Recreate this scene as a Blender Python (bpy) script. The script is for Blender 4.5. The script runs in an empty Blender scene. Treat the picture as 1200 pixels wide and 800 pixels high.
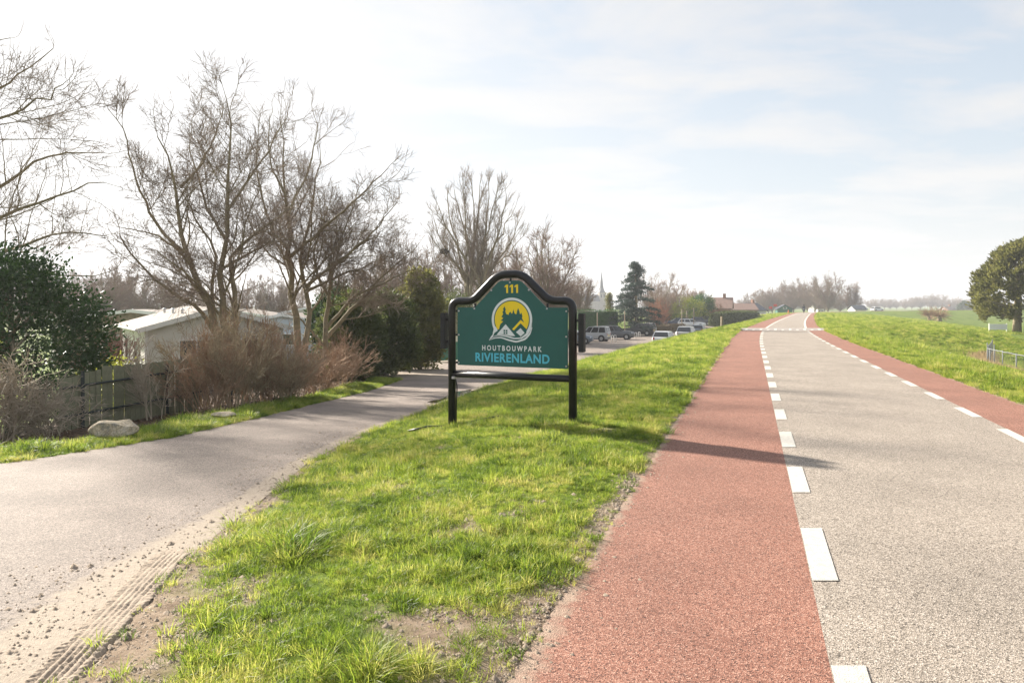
import bpy, bmesh, math, random
import numpy as np
from mathutils import Vector, Matrix

# ------------------------------------------------------------------ camera, sky, sun, exposure
S = bpy.context.scene
COL = S.collection
F, H0, EYE = 800.0, 358.0, 1.62          # focal length and horizon in photo pixels, eye height

cam_d = bpy.data.cameras.new('camera')
cam_d.lens, cam_d.sensor_width = 24.0, 36.0
cam_d.shift_y = -42.0 / 1200.0
cam_d.clip_start, cam_d.clip_end = 0.05, 6000.0
cam = bpy.data.objects.new('camera', cam_d)
cam.location = (0, 0, EYE)
cam.rotation_euler = (math.radians(90), 0, 0)
COL.objects.link(cam)
S.camera = cam

SUN_EL = 27.0
SUN_AZ = 49.0                             # degrees left of the view axis
sa, se = math.radians(SUN_AZ), math.radians(SUN_EL)
SUN_DIR = Vector((-math.sin(sa) * math.cos(se), math.cos(sa) * math.cos(se), math.sin(se)))

world = bpy.data.worlds.new('World')
S.world = world
world.use_nodes = True
wn, wl = world.node_tree.nodes, world.node_tree.links
wn.clear()
w_out = wn.new('ShaderNodeOutputWorld')
w_bg = wn.new('ShaderNodeBackground')
w_bg.inputs['Strength'].default_value = 0.122
sky = wn.new('ShaderNodeTexSky')
sky.sky_type = 'NISHITA'
sky.sun_disc = False
sky.sun_elevation = se
sky.sun_rotation = -sa
sky.altitude = 0
sky.air_density = 1.0
sky.dust_density = 1.6
sky.ozone_density = 3.0
w_tc = wn.new('ShaderNodeTexCoord')
w_sep = wn.new('ShaderNodeSeparateXYZ')
wl.new(w_tc.outputs['Generated'], w_sep.inputs[0])
w_add = wn.new('ShaderNodeMath'); w_add.operation = 'ADD'; w_add.inputs[1].default_value = 0.10
wl.new(w_sep.outputs['Z'], w_add.inputs[0])
w_max = wn.new('ShaderNodeMath'); w_max.operation = 'MAXIMUM'; w_max.inputs[1].default_value = 0.04
wl.new(w_add.outputs[0], w_max.inputs[0])
w_div = wn.new('ShaderNodeVectorMath'); w_div.operation = 'DIVIDE'
w_comb = wn.new('ShaderNodeCombineXYZ')
for k in ('X', 'Y', 'Z'):
    wl.new(w_max.outputs[0], w_comb.inputs[k])
wl.new(w_tc.outputs['Generated'], w_div.inputs[0])
wl.new(w_comb.outputs[0], w_div.inputs[1])
w_map = wn.new('ShaderNodeMapping')
w_map.inputs['Scale'].default_value = (0.8, 1.25, 0.0)
w_map.inputs['Rotation'].default_value = (0, 0, 0.35)
w_map.inputs['Location'].default_value = (0.45, 0.2, 0)
wl.new(w_div.outputs[0], w_map.inputs['Vector'])
w_n1 = wn.new('ShaderNodeTexNoise')
w_n1.inputs['Scale'].default_value = 1.25
w_n1.inputs['Detail'].default_value = 9
w_n1.inputs['Roughness'].default_value = 0.58
w_n1.inputs['Distortion'].default_value = 0.3
wl.new(w_map.outputs[0], w_n1.inputs['Vector'])
w_cr = wn.new('ShaderNodeValToRGB')
w_cr.color_ramp.elements[0].position = 0.44
w_cr.color_ramp.elements[0].color = (0.22, 0.22, 0.22, 1)
w_cr.color_ramp.elements[1].position = 0.62
w_cr.color_ramp.elements[1].color = (0.95, 0.95, 0.95, 1)
wl.new(w_n1.outputs[0], w_cr.inputs[0])
# thin cloud keeps the brightness of the sky behind it and takes its colour away
w_bw = wn.new('ShaderNodeRGBToBW')
wl.new(sky.outputs[0], w_bw.inputs[0])
w_gain = wn.new('ShaderNodeMath'); w_gain.operation = 'MULTIPLY_ADD'
w_gain.inputs[1].default_value = 1.05; w_gain.inputs[2].default_value = 1.6
wl.new(w_bw.outputs[0], w_gain.inputs[0])
w_mix = wn.new('ShaderNodeMix'); w_mix.data_type = 'RGBA'
w_hr = wn.new('ShaderNodeMapRange')             # the veil thickens towards the horizon
w_hr.inputs['From Min'].default_value = 0.0; w_hr.inputs['From Max'].default_value = 0.20
w_hr.inputs['To Min'].default_value = 0.8; w_hr.inputs['To Max'].default_value = 0.0
wl.new(w_sep.outputs['Z'], w_hr.inputs['Value'])
w_fm = wn.new('ShaderNodeMath'); w_fm.operation = 'MAXIMUM'
wl.new(w_hr.outputs[0], w_fm.inputs[0]); wl.new(w_cr.outputs[0], w_fm.inputs[1])
wl.new(w_fm.outputs[0], w_mix.inputs['Factor'])
wl.new(sky.outputs[0], w_mix.inputs['A'])
wl.new(w_gain.outputs[0], w_mix.inputs['B'])
# high thin overcast spreads the sun's glow: the whole dome is evened out by v * A / (v + B)
w_pb = wn.new('ShaderNodeVectorMath'); w_pb.operation = 'ADD'; w_pb.inputs[1].default_value = (2.2, 2.2, 2.2)
w_dv = wn.new('ShaderNodeVectorMath'); w_dv.operation = 'DIVIDE'
w_sc = wn.new('ShaderNodeVectorMath'); w_sc.operation = 'SCALE'; w_sc.inputs['Scale'].default_value = 3.3
wl.new(w_mix.outputs['Result'], w_pb.inputs[0])
wl.new(w_mix.outputs['Result'], w_dv.inputs[0]); wl.new(w_pb.outputs[0], w_dv.inputs[1])
wl.new(w_dv.outputs[0], w_sc.inputs[0])
wl.new(w_sc.outputs[0], w_bg.inputs['Color'])
wl.new(w_bg.outputs[0], w_out.inputs['Surface'])

sun_d = bpy.data.lights.new('sun', 'SUN')
sun_d.energy = 4.3
sun_d.angle = math.radians(1.8)
sun_d.color = (1.0, 0.93, 0.82)
sun = bpy.data.objects.new('sun', sun_d)
sun.rotation_euler = SUN_DIR.to_track_quat('Z', 'Y').to_euler()
sun.location = (-30, 30, 40)
COL.objects.link(sun)

S.view_settings.view_transform = 'Standard'
S.view_settings.look = 'None'
S.view_settings.gamma = 1.0
S.view_settings.use_curve_mapping = False
S.view_settings.exposure = 1.7
S.cycles.use_denoising = True
S.cycles.max_bounces = 5
S.cycles.diffuse_bounces = 3
S.cycles.glossy_bounces = 3
S.cycles.transparent_max_bounces = 12
S.cycles.volume_bounces = 0
S.cycles.sample_clamp_indirect = 6.0

rng = np.random.default_rng(7)
random.seed(7)

# ------------------------------------------------------------------ small helpers
def tag(o, label=None, cat=None, group=None, kind=None):
    if label: o['label'] = label
    if cat: o['category'] = cat
    if group: o['group'] = group
    if kind: o['kind'] = kind
    return o

def empty(name, loc=(0, 0, 0), rz=0.0, **kw):
    o = bpy.data.objects.new(name, None)
    o.empty_display_size = 0.2
    o.location = loc
    o.rotation_euler = (0, 0, rz)
    COL.objects.link(o)
    return tag(o, **kw)

def np_mesh(name, V, Fs, smooth=False):
    """V (n,3); Fs: array (m,k) or list of such arrays with different k."""
    if not isinstance(Fs, (list, tuple)):
        Fs = [Fs]
    Fs = [np.asarray(f, dtype=np.int32) for f in Fs if len(f)]
    V = np.asarray(V, dtype=np.float32)
    me = bpy.data.meshes.new(name)
    me.vertices.add(len(V))
    me.vertices.foreach_set('co', V.ravel())
    tot = np.concatenate([np.full(len(f), f.shape[1], np.int32) for f in Fs])
    loops = np.concatenate([f.ravel() for f in Fs])
    me.loops.add(len(loops))
    me.loops.foreach_set('vertex_index', loops)
    me.polygons.add(len(tot))
    st = np.zeros(len(tot), np.int32)
    st[1:] = np.cumsum(tot)[:-1]
    me.polygons.foreach_set('loop_start', st)
    me.polygons.foreach_set('loop_total', tot)
    if smooth:
        me.polygons.foreach_set('use_smooth', np.ones(len(tot), bool))
    me.update(calc_edges=True)
    return me

def link(name, me, mat=None, parent=None, loc=None, **kw):
    o = bpy.data.objects.new(name, me)
    if mat is not None and not me.materials:
        me.materials.append(mat)
    COL.objects.link(o)
    if parent is not None:
        o.parent = parent
    if loc is not None:
        o.location = loc
    return tag(o, **kw)

class MB:
    """collects boxes, tubes and polygons into one mesh"""
    def __init__(self):
        self.v, self.f = [], []
    def add(self, V, Fs):
        b = len(self.v)
        self.v += [tuple(p) for p in V]
        self.f += [tuple(i + b for i in f) for f in Fs]
        return self
    def box(self, c, s, rz=0.0, taper=1.0):
        x, y, z = s[0] / 2, s[1] / 2, s[2] / 2
        ca, sn = math.cos(rz), math.sin(rz)
        V = []
        for dz in (-1, 1):
            k = taper if dz > 0 else 1.0
            for dx, dy in ((-1, -1), (1, -1), (1, 1), (-1, 1)):
                a, b_ = dx * x * k, dy * y * k
                V.append((c[0] + a * ca - b_ * sn, c[1] + a * sn + b_ * ca, c[2] + dz * z))
        return self.add(V, [(3, 2, 1, 0), (4, 5, 6, 7), (0, 1, 5, 4), (1, 2, 6, 5), (2, 3, 7, 6), (3, 0, 4, 7)])
    def tube(self, pts, r, n=8, cap=True):
        pts = [Vector(p) for p in pts]
        rs = r if isinstance(r, (list, tuple)) else [r] * len(pts)
        V, Fs = [], []
        prev = None
        for i, p in enumerate(pts):
            t = (pts[min(i + 1, len(pts) - 1)] - pts[max(i - 1, 0)]).normalized()
            if prev is None:
                a = Vector((0, 0, 1)) if abs(t.z) < 0.9 else Vector((1, 0, 0))
                u = t.cross(a).normalized()
            else:
                u = (prev - t * prev.dot(t)).normalized()
            prev = u
            w = t.cross(u)
            for k in range(n):
                a = 2 * math.pi * k / n
                V.append(p + (u * math.cos(a) + w * math.sin(a)) * rs[i])
        for i in range(len(pts) - 1):
            for k in range(n):
                Fs.append((i * n + k, i * n + (k + 1) % n, (i + 1) * n + (k + 1) % n, (i + 1) * n + k))
        if cap:
            Fs.append(tuple(range(n - 1, -1, -1)))
            Fs.append(tuple((len(pts) - 1) * n + k for k in range(n)))
        return self.add(V, Fs)
    def prism(self, poly, y0, y1):
        """polygon in the x-z plane (counter-clockwise seen from -y) pulled from y0 to y1"""
        n = len(poly)
        V = [(p[0], y0, p[1]) for p in poly] + [(p[0], y1, p[1]) for p in poly]
        Fs = [tuple(range(n)), tuple(range(2 * n - 1, n - 1, -1))]
        Fs += [((i + 1) % n, i, n + i, n + (i + 1) % n) for i in range(n)]
        return self.add(V, Fs)
    def build(self, name, mat, parent=None, smooth=False, loc=None, bevel=0.0, **kw):
        me = bpy.data.meshes.new(name)
        me.from_pydata(self.v, [], self.f)
        if bevel > 0:
            bm = bmesh.new(); bm.from_mesh(me)
            bmesh.ops.bevel(bm, geom=list(bm.edges), offset=bevel, segments=2, affect='EDGES', clamp_overlap=True)
            bm.to_mesh(me); bm.free()
        if smooth:
            me.polygons.foreach_set('use_smooth', np.ones(len(me.polygons), bool))
        me.update()
        return link(name, me, mat, parent, loc, **kw)

def kids(o):
    return [c for c in bpy.data.objects if c.parent == o]

def copy_tree(o, parent=None):
    c = o.copy()
    COL.objects.link(c)
    c.parent = parent
    for ch in list(o.children):
        copy_tree(ch, c)
    return c

def at(px, py, Y):
    return np.array([(px - 600) / F * Y, Y, EYE - (py - H0) / F * Y])

# value noise on numpy arrays
_perm = np.random.default_rng(3).random((256, 256))
def vnoise(x, y, s=1.0, seed=0):
    x = np.asarray(x, float) / s + 37.3 * seed
    y = np.asarray(y, float) / s + 11.7 * seed
    xi, yi = np.floor(x).astype(int), np.floor(y).astype(int)
    fx, fy = x - xi, y - yi
    fx, fy = fx * fx * (3 - 2 * fx), fy * fy * (3 - 2 * fy)
    g = lambda a, b: _perm[a & 255, b & 255]
    return (g(xi, yi) * (1 - fx) + g(xi + 1, yi) * fx) * (1 - fy) + (g(xi, yi + 1) * (1 - fx) + g(xi + 1, yi + 1) * fx) * fy
def fbm(x, y, s, seed=0, o=3):
    a, t, w = 0.0, 0.0, 1.0
    for k in range(o):
        a = a + w * vnoise(x, y, s / 2 ** k, seed + k)
        t += w; w *= 0.55
    return a / t
def sstep(a, b, x):
    t = np.clip((np.asarray(x, float) - a) / (b - a), 0, 1)
    return t * t * (3 - 2 * t)

# ------------------------------------------------------------------ materials
def nodes_of(name):
    m = bpy.data.materials.new(name)
    m.use_nodes = True
    nt = m.node_tree
    return m, nt.nodes, nt.links, nt.nodes['Principled BSDF']

def ramp(n, cols, pos):
    r = n.new('ShaderNodeValToRGB')
    e = r.color_ramp.elements
    while len(e) < len(cols):
        e.new(0.5)
    for i, (c, p) in enumerate(zip(cols, pos)):
        e[i].position = p
        e[i].color = (*c, 1)
    return r

def noise(n, l, vec, scale, detail=4, rough=0.6):
    t = n.new('ShaderNodeTexNoise')
    t.inputs['Scale'].default_value = scale
    t.inputs['Detail'].default_value = detail
    t.inputs['Roughness'].default_value = rough
    if vec is not None:
        l.new(vec, t.inputs['Vector'])
    return t

def mixc(n, l, fac, a, b, mode='MIX'):
    m = n.new('ShaderNodeMix'); m.data_type = 'RGBA'; m.blend_type = mode
    for sock, v in (('Factor', fac), ('A', a), ('B', b)):
        if hasattr(v, 'is_linked'):
            l.new(v, m.inputs[sock])
        elif isinstance(v, (tuple, list)):
            m.inputs[sock].default_value = (*v, 1) if len(v) == 3 else v
        else:
            m.inputs[sock].default_value = v
    return m.outputs['Result']

def mat(name, c, rough=0.6, var=0.25, scale=6.0, bump=0.0, bscale=60.0, metal=0.0, spec=0.4, c2=None, coat=0.0):
    m, n, l, b = nodes_of(name)
    tc = n.new('ShaderNodeTexCoord').outputs['Object']
    t = noise(n, l, tc, scale, 5)
    d = c2 or tuple(max(0, x * (1 - var)) for x in c)
    e = c if c2 else tuple(x * (1 + var * 0.5) for x in c)
    r = ramp(n, [d, e], [0.3, 0.7])
    l.new(t.outputs[0], r.inputs[0])
    l.new(r.outputs[0], b.inputs['Base Color'])
    b.inputs['Roughness'].default_value = rough
    b.inputs['Metallic'].default_value = metal
    b.inputs['Specular IOR Level'].default_value = spec
    b.inputs['Coat Weight'].default_value = coat
    if bump > 0:
        t2 = noise(n, l, tc, bscale, 4)
        bp = n.new('ShaderNodeBump')
        bp.inputs['Strength'].default_value = bump
        bp.inputs['Distance'].default_value = 0.02
        l.new(t2.outputs[0], bp.inputs['Height'])
        l.new(bp.outputs[0], b.inputs['Normal'])
    return m

def asphalt(name, cols, pos, dirt=(0.36, 0.29, 0.22), dirt_attr=False, grain=150.0, patch=(0.82, 1.12)):
    m, n, l, b = nodes_of(name)
    tc = n.new('ShaderNodeTexCoord').outputs['Object']
    vo = n.new('ShaderNodeTexVoronoi'); vo.inputs['Scale'].default_value = grain
    l.new(tc, vo.inputs['Vector'])
    r = ramp(n, cols, pos)
    sep = n.new('ShaderNodeSeparateColor')
    l.new(vo.outputs['Color'], sep.inputs[0])
    l.new(sep.outputs[0], r.inputs[0])
    col = r.outputs[0]
    big = noise(n, l, tc, 0.9, 6, 0.65)
    rb = ramp(n, [(patch[0],) * 3, (patch[1],) * 3], [0.3, 0.7])
    l.new(big.outputs[0], rb.inputs[0])
    col = mixc(n, l, 1.0, col, rb.outputs[0], 'MULTIPLY')
    if dirt_attr:
        at_ = n.new('ShaderNodeAttribute'); at_.attribute_name = 'dirt'
        nz = noise(n, l, tc, 7.0, 6, 0.7)
        ad = n.new('ShaderNodeMath'); ad.operation = 'ADD'
        l.new(at_.outputs['Fac'], ad.inputs[0]); l.new(nz.outputs[0], ad.inputs[1])
        rd = ramp(n, [(0, 0, 0), (1, 1, 1)], [0.72, 1.05])
        l.new(ad.outputs[0], rd.inputs[0])
        nd = noise(n, l, tc, 40.0, 5, 0.7)
        dr = ramp(n, [tuple(x * 0.6 for x in dirt), dirt], [0.3, 0.65])
        l.new(nd.outputs[0], dr.inputs[0])
        col = mixc(n, l, rd.outputs[0], col, dr.outputs[0])
    l.new(col, b.inputs['Base Color'])
    b.inputs['Roughness'].default_value = 0.82
    b.inputs['Specular IOR Level'].default_value = 0.35
    bp = n.new('ShaderNodeBump')
    bp.inputs['Strength'].default_value = 0.55
    bp.inputs['Distance'].default_value = 0.006
    l.new(vo.outputs['Distance'], bp.inputs['Height'])
    l.new(bp.outputs[0], b.inputs['Normal'])
    return m

M = {}
M['road'] = asphalt('road_asphalt', [(0.07, 0.058, 0.048), (0.21, 0.175, 0.14), (0.32, 0.27, 0.22), (0.52, 0.45, 0.385)], [0.05, 0.22, 0.62, 1.0])
M['red'] = asphalt('red_asphalt', [(0.07, 0.034, 0.026), (0.20, 0.087, 0.059), (0.285, 0.129, 0.088), (0.45, 0.265, 0.20)], [0.05, 0.2, 0.7, 1.0], dirt_attr=True, dirt=(0.38, 0.27, 0.2))
M['ramp'] = asphalt('path_asphalt', [(0.075, 0.06, 0.05), (0.18, 0.142, 0.118), (0.26, 0.208, 0.172), (0.42, 0.35, 0.30)], [0.05, 0.25, 0.68, 1.0], dirt_attr=True, patch=(0.7, 1.15))
M['paint'] = mat('road_paint', (0.56, 0.53, 0.475), 0.75, 0.2, 22, 0.5, 140)
M['hump'] = mat('concrete_block', (0.33, 0.29, 0.26), 0.85, 0.25, 6, 0.2, 80)
M['mud'] = mat('dry_mud', (0.34, 0.27, 0.205), 0.95, 0.3, 14, 0.5, 70)
M['board'] = mat('sign_green', (0.014, 0.105, 0.092), 0.42, 0.10, 3)
M['black'] = mat('black_tube', (0.012, 0.012, 0.014), 0.33, 0.25, 12, 0.04, 200)
M['bracket'] = mat('galvanised_bolt', (0.5, 0.5, 0.52), 0.35, 0.2, 20, metal=0.7)
M['yellow'] = mat('sign_yellow', (0.88, 0.64, 0.012), 0.45, 0.05, 5)
M['white'] = mat('sign_white', (0.74, 0.77, 0.80), 0.45, 0.05, 5)
M['lblue'] = mat('sign_blue', (0.09, 0.49, 0.66), 0.45, 0.05, 5)
M['bark'] = mat('bark_olive', (0.30, 0.25, 0.15), 0.9, 0.45, 9, 0.5, 50, c2=(0.17, 0.14, 0.095))
M['twig'] = mat('twig_brown', (0.26, 0.20, 0.15), 0.85, 0.3, 4)
M['twig2'] = mat('twig_far', (0.25, 0.17, 0.125), 0.9, 0.3, 2)
M['shrub'] = mat('shrub_twig', (0.40, 0.26, 0.165), 0.85, 0.5, 5)
M['pale_twig'] = mat('pale_twig', (0.40, 0.33, 0.245), 0.85, 0.3, 4)
M['plank'] = mat('fence_plank', (0.27, 0.275, 0.17), 0.85, 0.45, 5, 0.4, 40, c2=(0.16, 0.155, 0.10))
M['rail'] = mat('fence_rail', (0.04, 0.05, 0.045), 0.8, 0.3, 5)
M['rock'] = mat('boulder', (0.46, 0.37, 0.26), 0.9, 0.4, 3.2, 1.0, 16, c2=(0.22, 0.215, 0.19))
def rock_mat():
    m, n, l, b = nodes_of('boulder_stone')
    tc = n.new('ShaderNodeTexCoord').outputs['Object']
    n1 = noise(n, l, tc, 4.5, 8, 0.7)
    r1 = ramp(n, [(0.17, 0.165, 0.14), (0.30, 0.28, 0.235), (0.52, 0.43, 0.30), (0.66, 0.60, 0.50)], [0.28, 0.40, 0.50, 0.68])
    l.new(n1.outputs[0], r1.inputs[0])
    n2 = noise(n, l, tc, 45.0, 5, 0.7)
    r2 = ramp(n, [(0.55, 0.55, 0.55), (1.2, 1.2, 1.2)], [0.35, 0.65])
    l.new(n2.outputs[0], r2.inputs[0])
    l.new(mixc(n, l, 1.0, r1.outputs[0], r2.outputs[0], 'MULTIPLY'), b.inputs['Base Color'])
    b.inputs['Roughness'].default_value = .95
    b.inputs['Specular IOR Level'].default_value = .2
    n3 = noise(n, l, tc, 14.0, 9, 0.7)
    bp = n.new('ShaderNodeBump'); bp.inputs['Strength'].default_value = 1.0; bp.inputs['Distance'].default_value = .05
    l.new(n3.outputs[0], bp.inputs['Height']); l.new(bp.outputs[0], b.inputs['Normal'])
    return m
M['rock'] = rock_mat()
M['chalet'] = mat('chalet_white', (0.72, 0.70, 0.66), 0.6, 0.08, 3)
M['trim'] = mat('white_trim', (0.8, 0.8, 0.79), 0.45, 0.05, 3)
M['felt'] = mat('roof_felt', (0.21, 0.175, 0.15), 0.85, 0.3, 2, 0.3, 30)
M['paleblue'] = mat('pale_blue_wall', (0.55, 0.62, 0.70), 0.6, 0.1, 2)
M['timber'] = mat('weathered_timber', (0.30, 0.24, 0.17), 0.85, 0.3, 4, 0.2, 30)
M['brick'] = mat('house_brick', (0.28, 0.14, 0.09), 0.85, 0.3, 3)
M['tile'] = mat('roof_tile', (0.21, 0.13, 0.10), 0.8, 0.3, 2)
M['slate'] = mat('dark_slate', (0.035, 0.045, 0.06), 0.6, 0.3, 2)
M['stone'] = mat('church_stone', (0.32, 0.28, 0.25), 0.85, 0.2, 1)
M['hutgreen'] = mat('hut_green', (0.03, 0.13, 0.09), 0.6, 0.2, 2)
M['gate'] = mat('gate_green', (0.05, 0.20, 0.13), 0.5, 0.15, 3)
M['cream'] = mat('cream_panel', (0.62, 0.58, 0.46), 0.6, 0.1, 3)
M['redpaint'] = mat('red_sign', (0.55, 0.06, 0.04), 0.5, 0.1, 3)
M['tyre'] = mat('tyre', (0.02, 0.02, 0.02), 0.8, 0.2, 8)
M['rim'] = mat('alloy_rim', (0.45, 0.45, 0.46), 0.35, 0.1, 8, metal=0.8)
M['lens_r'] = mat('tail_lens', (0.45, 0.02, 0.02), 0.2, 0.1, 8)
M['lens_w'] = mat('head_lens', (0.7, 0.72, 0.75), 0.12, 0.1, 8)
M['plate'] = mat('plate_yellow', (0.75, 0.55, 0.05), 0.5, 0.05, 8)
M['plastic'] = mat('black_plastic', (0.02, 0.02, 0.022), 0.6, 0.2, 8)
M['galv'] = mat('galvanised_steel', (0.19, 0.20, 0.20), 0.55, 0.2, 6)
M['cloth_d'] = mat('dark_jacket', (0.03, 0.035, 0.05), 0.85, 0.2, 6)
M['skin'] = mat('skin', (0.5, 0.32, 0.24), 0.6, 0.1, 6)
M['orange'] = mat('orange_plastic', (0.75, 0.2, 0.03), 0.5, 0.1, 6)
M['nest'] = mat('nest_sticks', (0.06, 0.045, 0.03), 0.95, 0.4, 8)

def glass_mat(name, c=(0.02, 0.025, 0.03)):
    m, n, l, b = nodes_of(name)
    b.inputs['Base Color'].default_value = (*c, 1)
    b.inputs['Roughness'].default_value = 0.06
    b.inputs['Specular IOR Level'].default_value = 0.8
    return m
M['glass'] = glass_mat('dark_glass')

def paint_mat(name, c):
    m = mat(name, c, 0.32, 0.05, 3, spec=0.5, coat=0.6)
    return m

def leafy(name, cols, trans=0.35, rough=0.5, spec=0.35, by='noise', scale=1.5):
    m, n, l, b = nodes_of(name)
    r = ramp(n, cols, [i / (len(cols) - 1) * 0.5 + 0.25 for i in range(len(cols))])
    if by == 'inst':
        oi = n.new('ShaderNodeObjectInfo')
        tc = n.new('ShaderNodeTexCoord').outputs['Object']
        wp = n.new('ShaderNodeNewGeometry').outputs['Position']
        nz = noise(n, l, wp, 1.3, 4, 0.6)
        nz2 = noise(n, l, wp, 90.0, 2, 0.6)
        a1 = n.new('ShaderNodeMath'); a1.operation = 'MULTIPLY_ADD'
        l.new(oi.outputs['Random'], a1.inputs[0]); a1.inputs[1].default_value = 0.42
        l.new(nz.outputs[0], a1.inputs[2])
        a2 = n.new('ShaderNodeMath'); a2.operation = 'MULTIPLY_ADD'
        l.new(nz2.outputs[0], a2.inputs[0]); a2.inputs[1].default_value = 0.5
        a3 = n.new('ShaderNodeMath'); a3.operation = 'SUBTRACT'; a3.inputs[1].default_value = 0.46
        l.new(a1.outputs[0], a2.inputs[2]); l.new(a2.outputs[0], a3.inputs[0])
        l.new(a3.outputs[0], r.inputs[0])
    else:
        tc = n.new('ShaderNodeTexCoord').outputs['Object']
        nz = noise(n, l, tc, scale, 6, 0.75)
        l.new(nz.outputs[0], r.inputs[0])
    l.new(r.outputs[0], b.inputs['Base Color'])
    b.inputs['Roughness'].default_value = rough
    b.inputs['Specular IOR Level'].default_value = spec
    tr = n.new('ShaderNodeBsdfTranslucent')
    hs = n.new('ShaderNodeHueSaturation')
    hs.inputs['Value'].default_value = 1.7
    hs.inputs['Saturation'].default_value = 1.0
    l.new(r.outputs[0], hs.inputs['Color'])
    l.new(hs.outputs[0], tr.inputs['Color'])
    mx = n.new('ShaderNodeMixShader'); mx.inputs[0].default_value = trans
    l.new(b.outputs[0], mx.inputs[1]); l.new(tr.outputs[0], mx.inputs[2])
    l.new(mx.outputs[0], n['Material Output'].inputs['Surface'])
    return m

M['grass'] = leafy('grass_blades', [(0.05, 0.09, 0.012), (0.14, 0.205, 0.022), (0.26, 0.31, 0.04), (0.42, 0.38, 0.12)], 0.5, 0.45, 0.3, 'inst')
M['holly'] = leafy('holly_leaves', [(0.015, 0.035, 0.013), (0.035, 0.07, 0.02), (0.07, 0.11, 0.028)], 0.2, 0.5, 0.3, scale=2.5)
M['conifer'] = leafy('conifer_spray', [(0.03, 0.05, 0.015), (0.075, 0.095, 0.028), (0.15, 0.155, 0.05)], 0.3, 0.6, 0.2, scale=1.2)
M['olive'] = leafy('olive_conifer', [(0.05, 0.06, 0.016), (0.13, 0.13, 0.035), (0.25, 0.22, 0.07)], 0.38, 0.6, 0.2, scale=1.0)
M['cedar'] = leafy('cedar_needles', [(0.02, 0.04, 0.03), (0.04, 0.07, 0.055), (0.075, 0.105, 0.08)], 0.15, 0.6, 0.2, scale=0.8)
M['hedge'] = leafy('hedge_leaves', [(0.015, 0.05, 0.012), (0.035, 0.10, 0.02), (0.06, 0.14, 0.03)], 0.25, 0.5, 0.3, scale=1.5)
M['yshrub'] = leafy('yellow_shrub', [(0.10, 0.12, 0.02), (0.22, 0.24, 0.03), (0.36, 0.36, 0.05)], 0.4, 0.5, 0.3, scale=2)
M['litter'] = leafy('leaf_litter', [(0.04, 0.025, 0.015), (0.10, 0.06, 0.035), (0.20, 0.13, 0.08)], 0.1, 0.9, 0.2, scale=8)
M['drygrass'] = leafy('dry_grass', [(0.20, 0.14, 0.07), (0.32, 0.24, 0.13), (0.40, 0.31, 0.18)], 0.3, 0.7, 0.2, scale=2)

# ground material: soil, grass tint and wear come from vertex attributes with shapes of their own
def ground_mat():
    m, n, l, b = nodes_of('ground_turf')
    tc = n.new('ShaderNodeTexCoord').outputs['Object']
    big = noise(n, l, tc, 0.35, 6, 0.65)
    g = ramp(n, [(0.07, 0.115, 0.014), (0.13, 0.185, 0.022), (0.21, 0.24, 0.045)], [0.3, 0.5, 0.72])
    l.new(big.outputs[0], g.inputs[0])
    fine = noise(n, l, tc, 14.0, 6, 0.75)
    fr = ramp(n, [(0.55, 0.55, 0.55), (1.25, 1.25, 1.25)], [0.3, 0.7])
    l.new(fine.outputs[0], fr.inputs[0])
    gc = mixc(n, l, 1.0, g.outputs[0], fr.outputs[0], 'MULTIPLY')
    sn = noise(n, l, tc, 9.0, 8, 0.7)
    so = ramp(n, [(0.13, 0.09, 0.06), (0.25, 0.185, 0.13), (0.36, 0.28, 0.21)], [0.3, 0.5, 0.7])
    l.new(sn.outputs[0], so.inputs[0])
    a = n.new('ShaderNodeAttribute'); a.attribute_name = 'soil'
    c1 = mixc(n, l, a.outputs['Fac'], gc, so.outputs[0])
    d = n.new('ShaderNodeAttribute'); d.attribute_name = 'mulch'
    mn = noise(n, l, tc, 25.0, 6, 0.8)
    mr = ramp(n, [(0.025, 0.017, 0.012), (0.075, 0.05, 0.033), (0.15, 0.105, 0.07)], [0.3, 0.5, 0.72])
    l.new(mn.outputs[0], mr.inputs[0])
    c2 = mixc(n, l, d.outputs['Fac'], c1, mr.outputs[0])
    l.new(c2, b.inputs['Base Color'])
    b.inputs['Roughness'].default_value = 0.95
    b.inputs['Specular IOR Level'].default_value = 0.15
    bp = n.new('ShaderNodeBump')
    bp.inputs['Strength'].default_value = 0.7
    bp.inputs['Distance'].default_value = 0.03
    bn = noise(n, l, tc, 22.0, 8, 0.75)
    l.new(bn.outputs[0], bp.inputs['Height'])
    l.new(bp.outputs[0], b.inputs['Normal'])
    return m
M['ground'] = ground_mat()

# ------------------------------------------------------------------ the lie of the land
_yk = np.array([-60, -5, 25, 38, 51, 76, 108, 136, 150, 165, 185, 215, 260, 320, 420, 700])
_sk = np.array([.35, .35, .35, .375, .42, .44, .448, .452, .50, .66, .95, 1.3, 1.5, 1.5, 1.5, 1.5])
_yt = np.arange(-60, 701, 0.25)
_st = np.interp(_yt, _yk, _sk)
_xt = np.concatenate([[0], np.cumsum((_st[1:] + _st[:-1]) / 2 * 0.25)])
_xt += 0.356 - np.interp(0, _yt, _xt)
def XL(Y):                      # left edge of the left dashed line
    return np.interp(Y, _yt, _xt)
LANE_L, ROAD_W, LANE_R = -1.41, 2.87, 4.10

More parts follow.
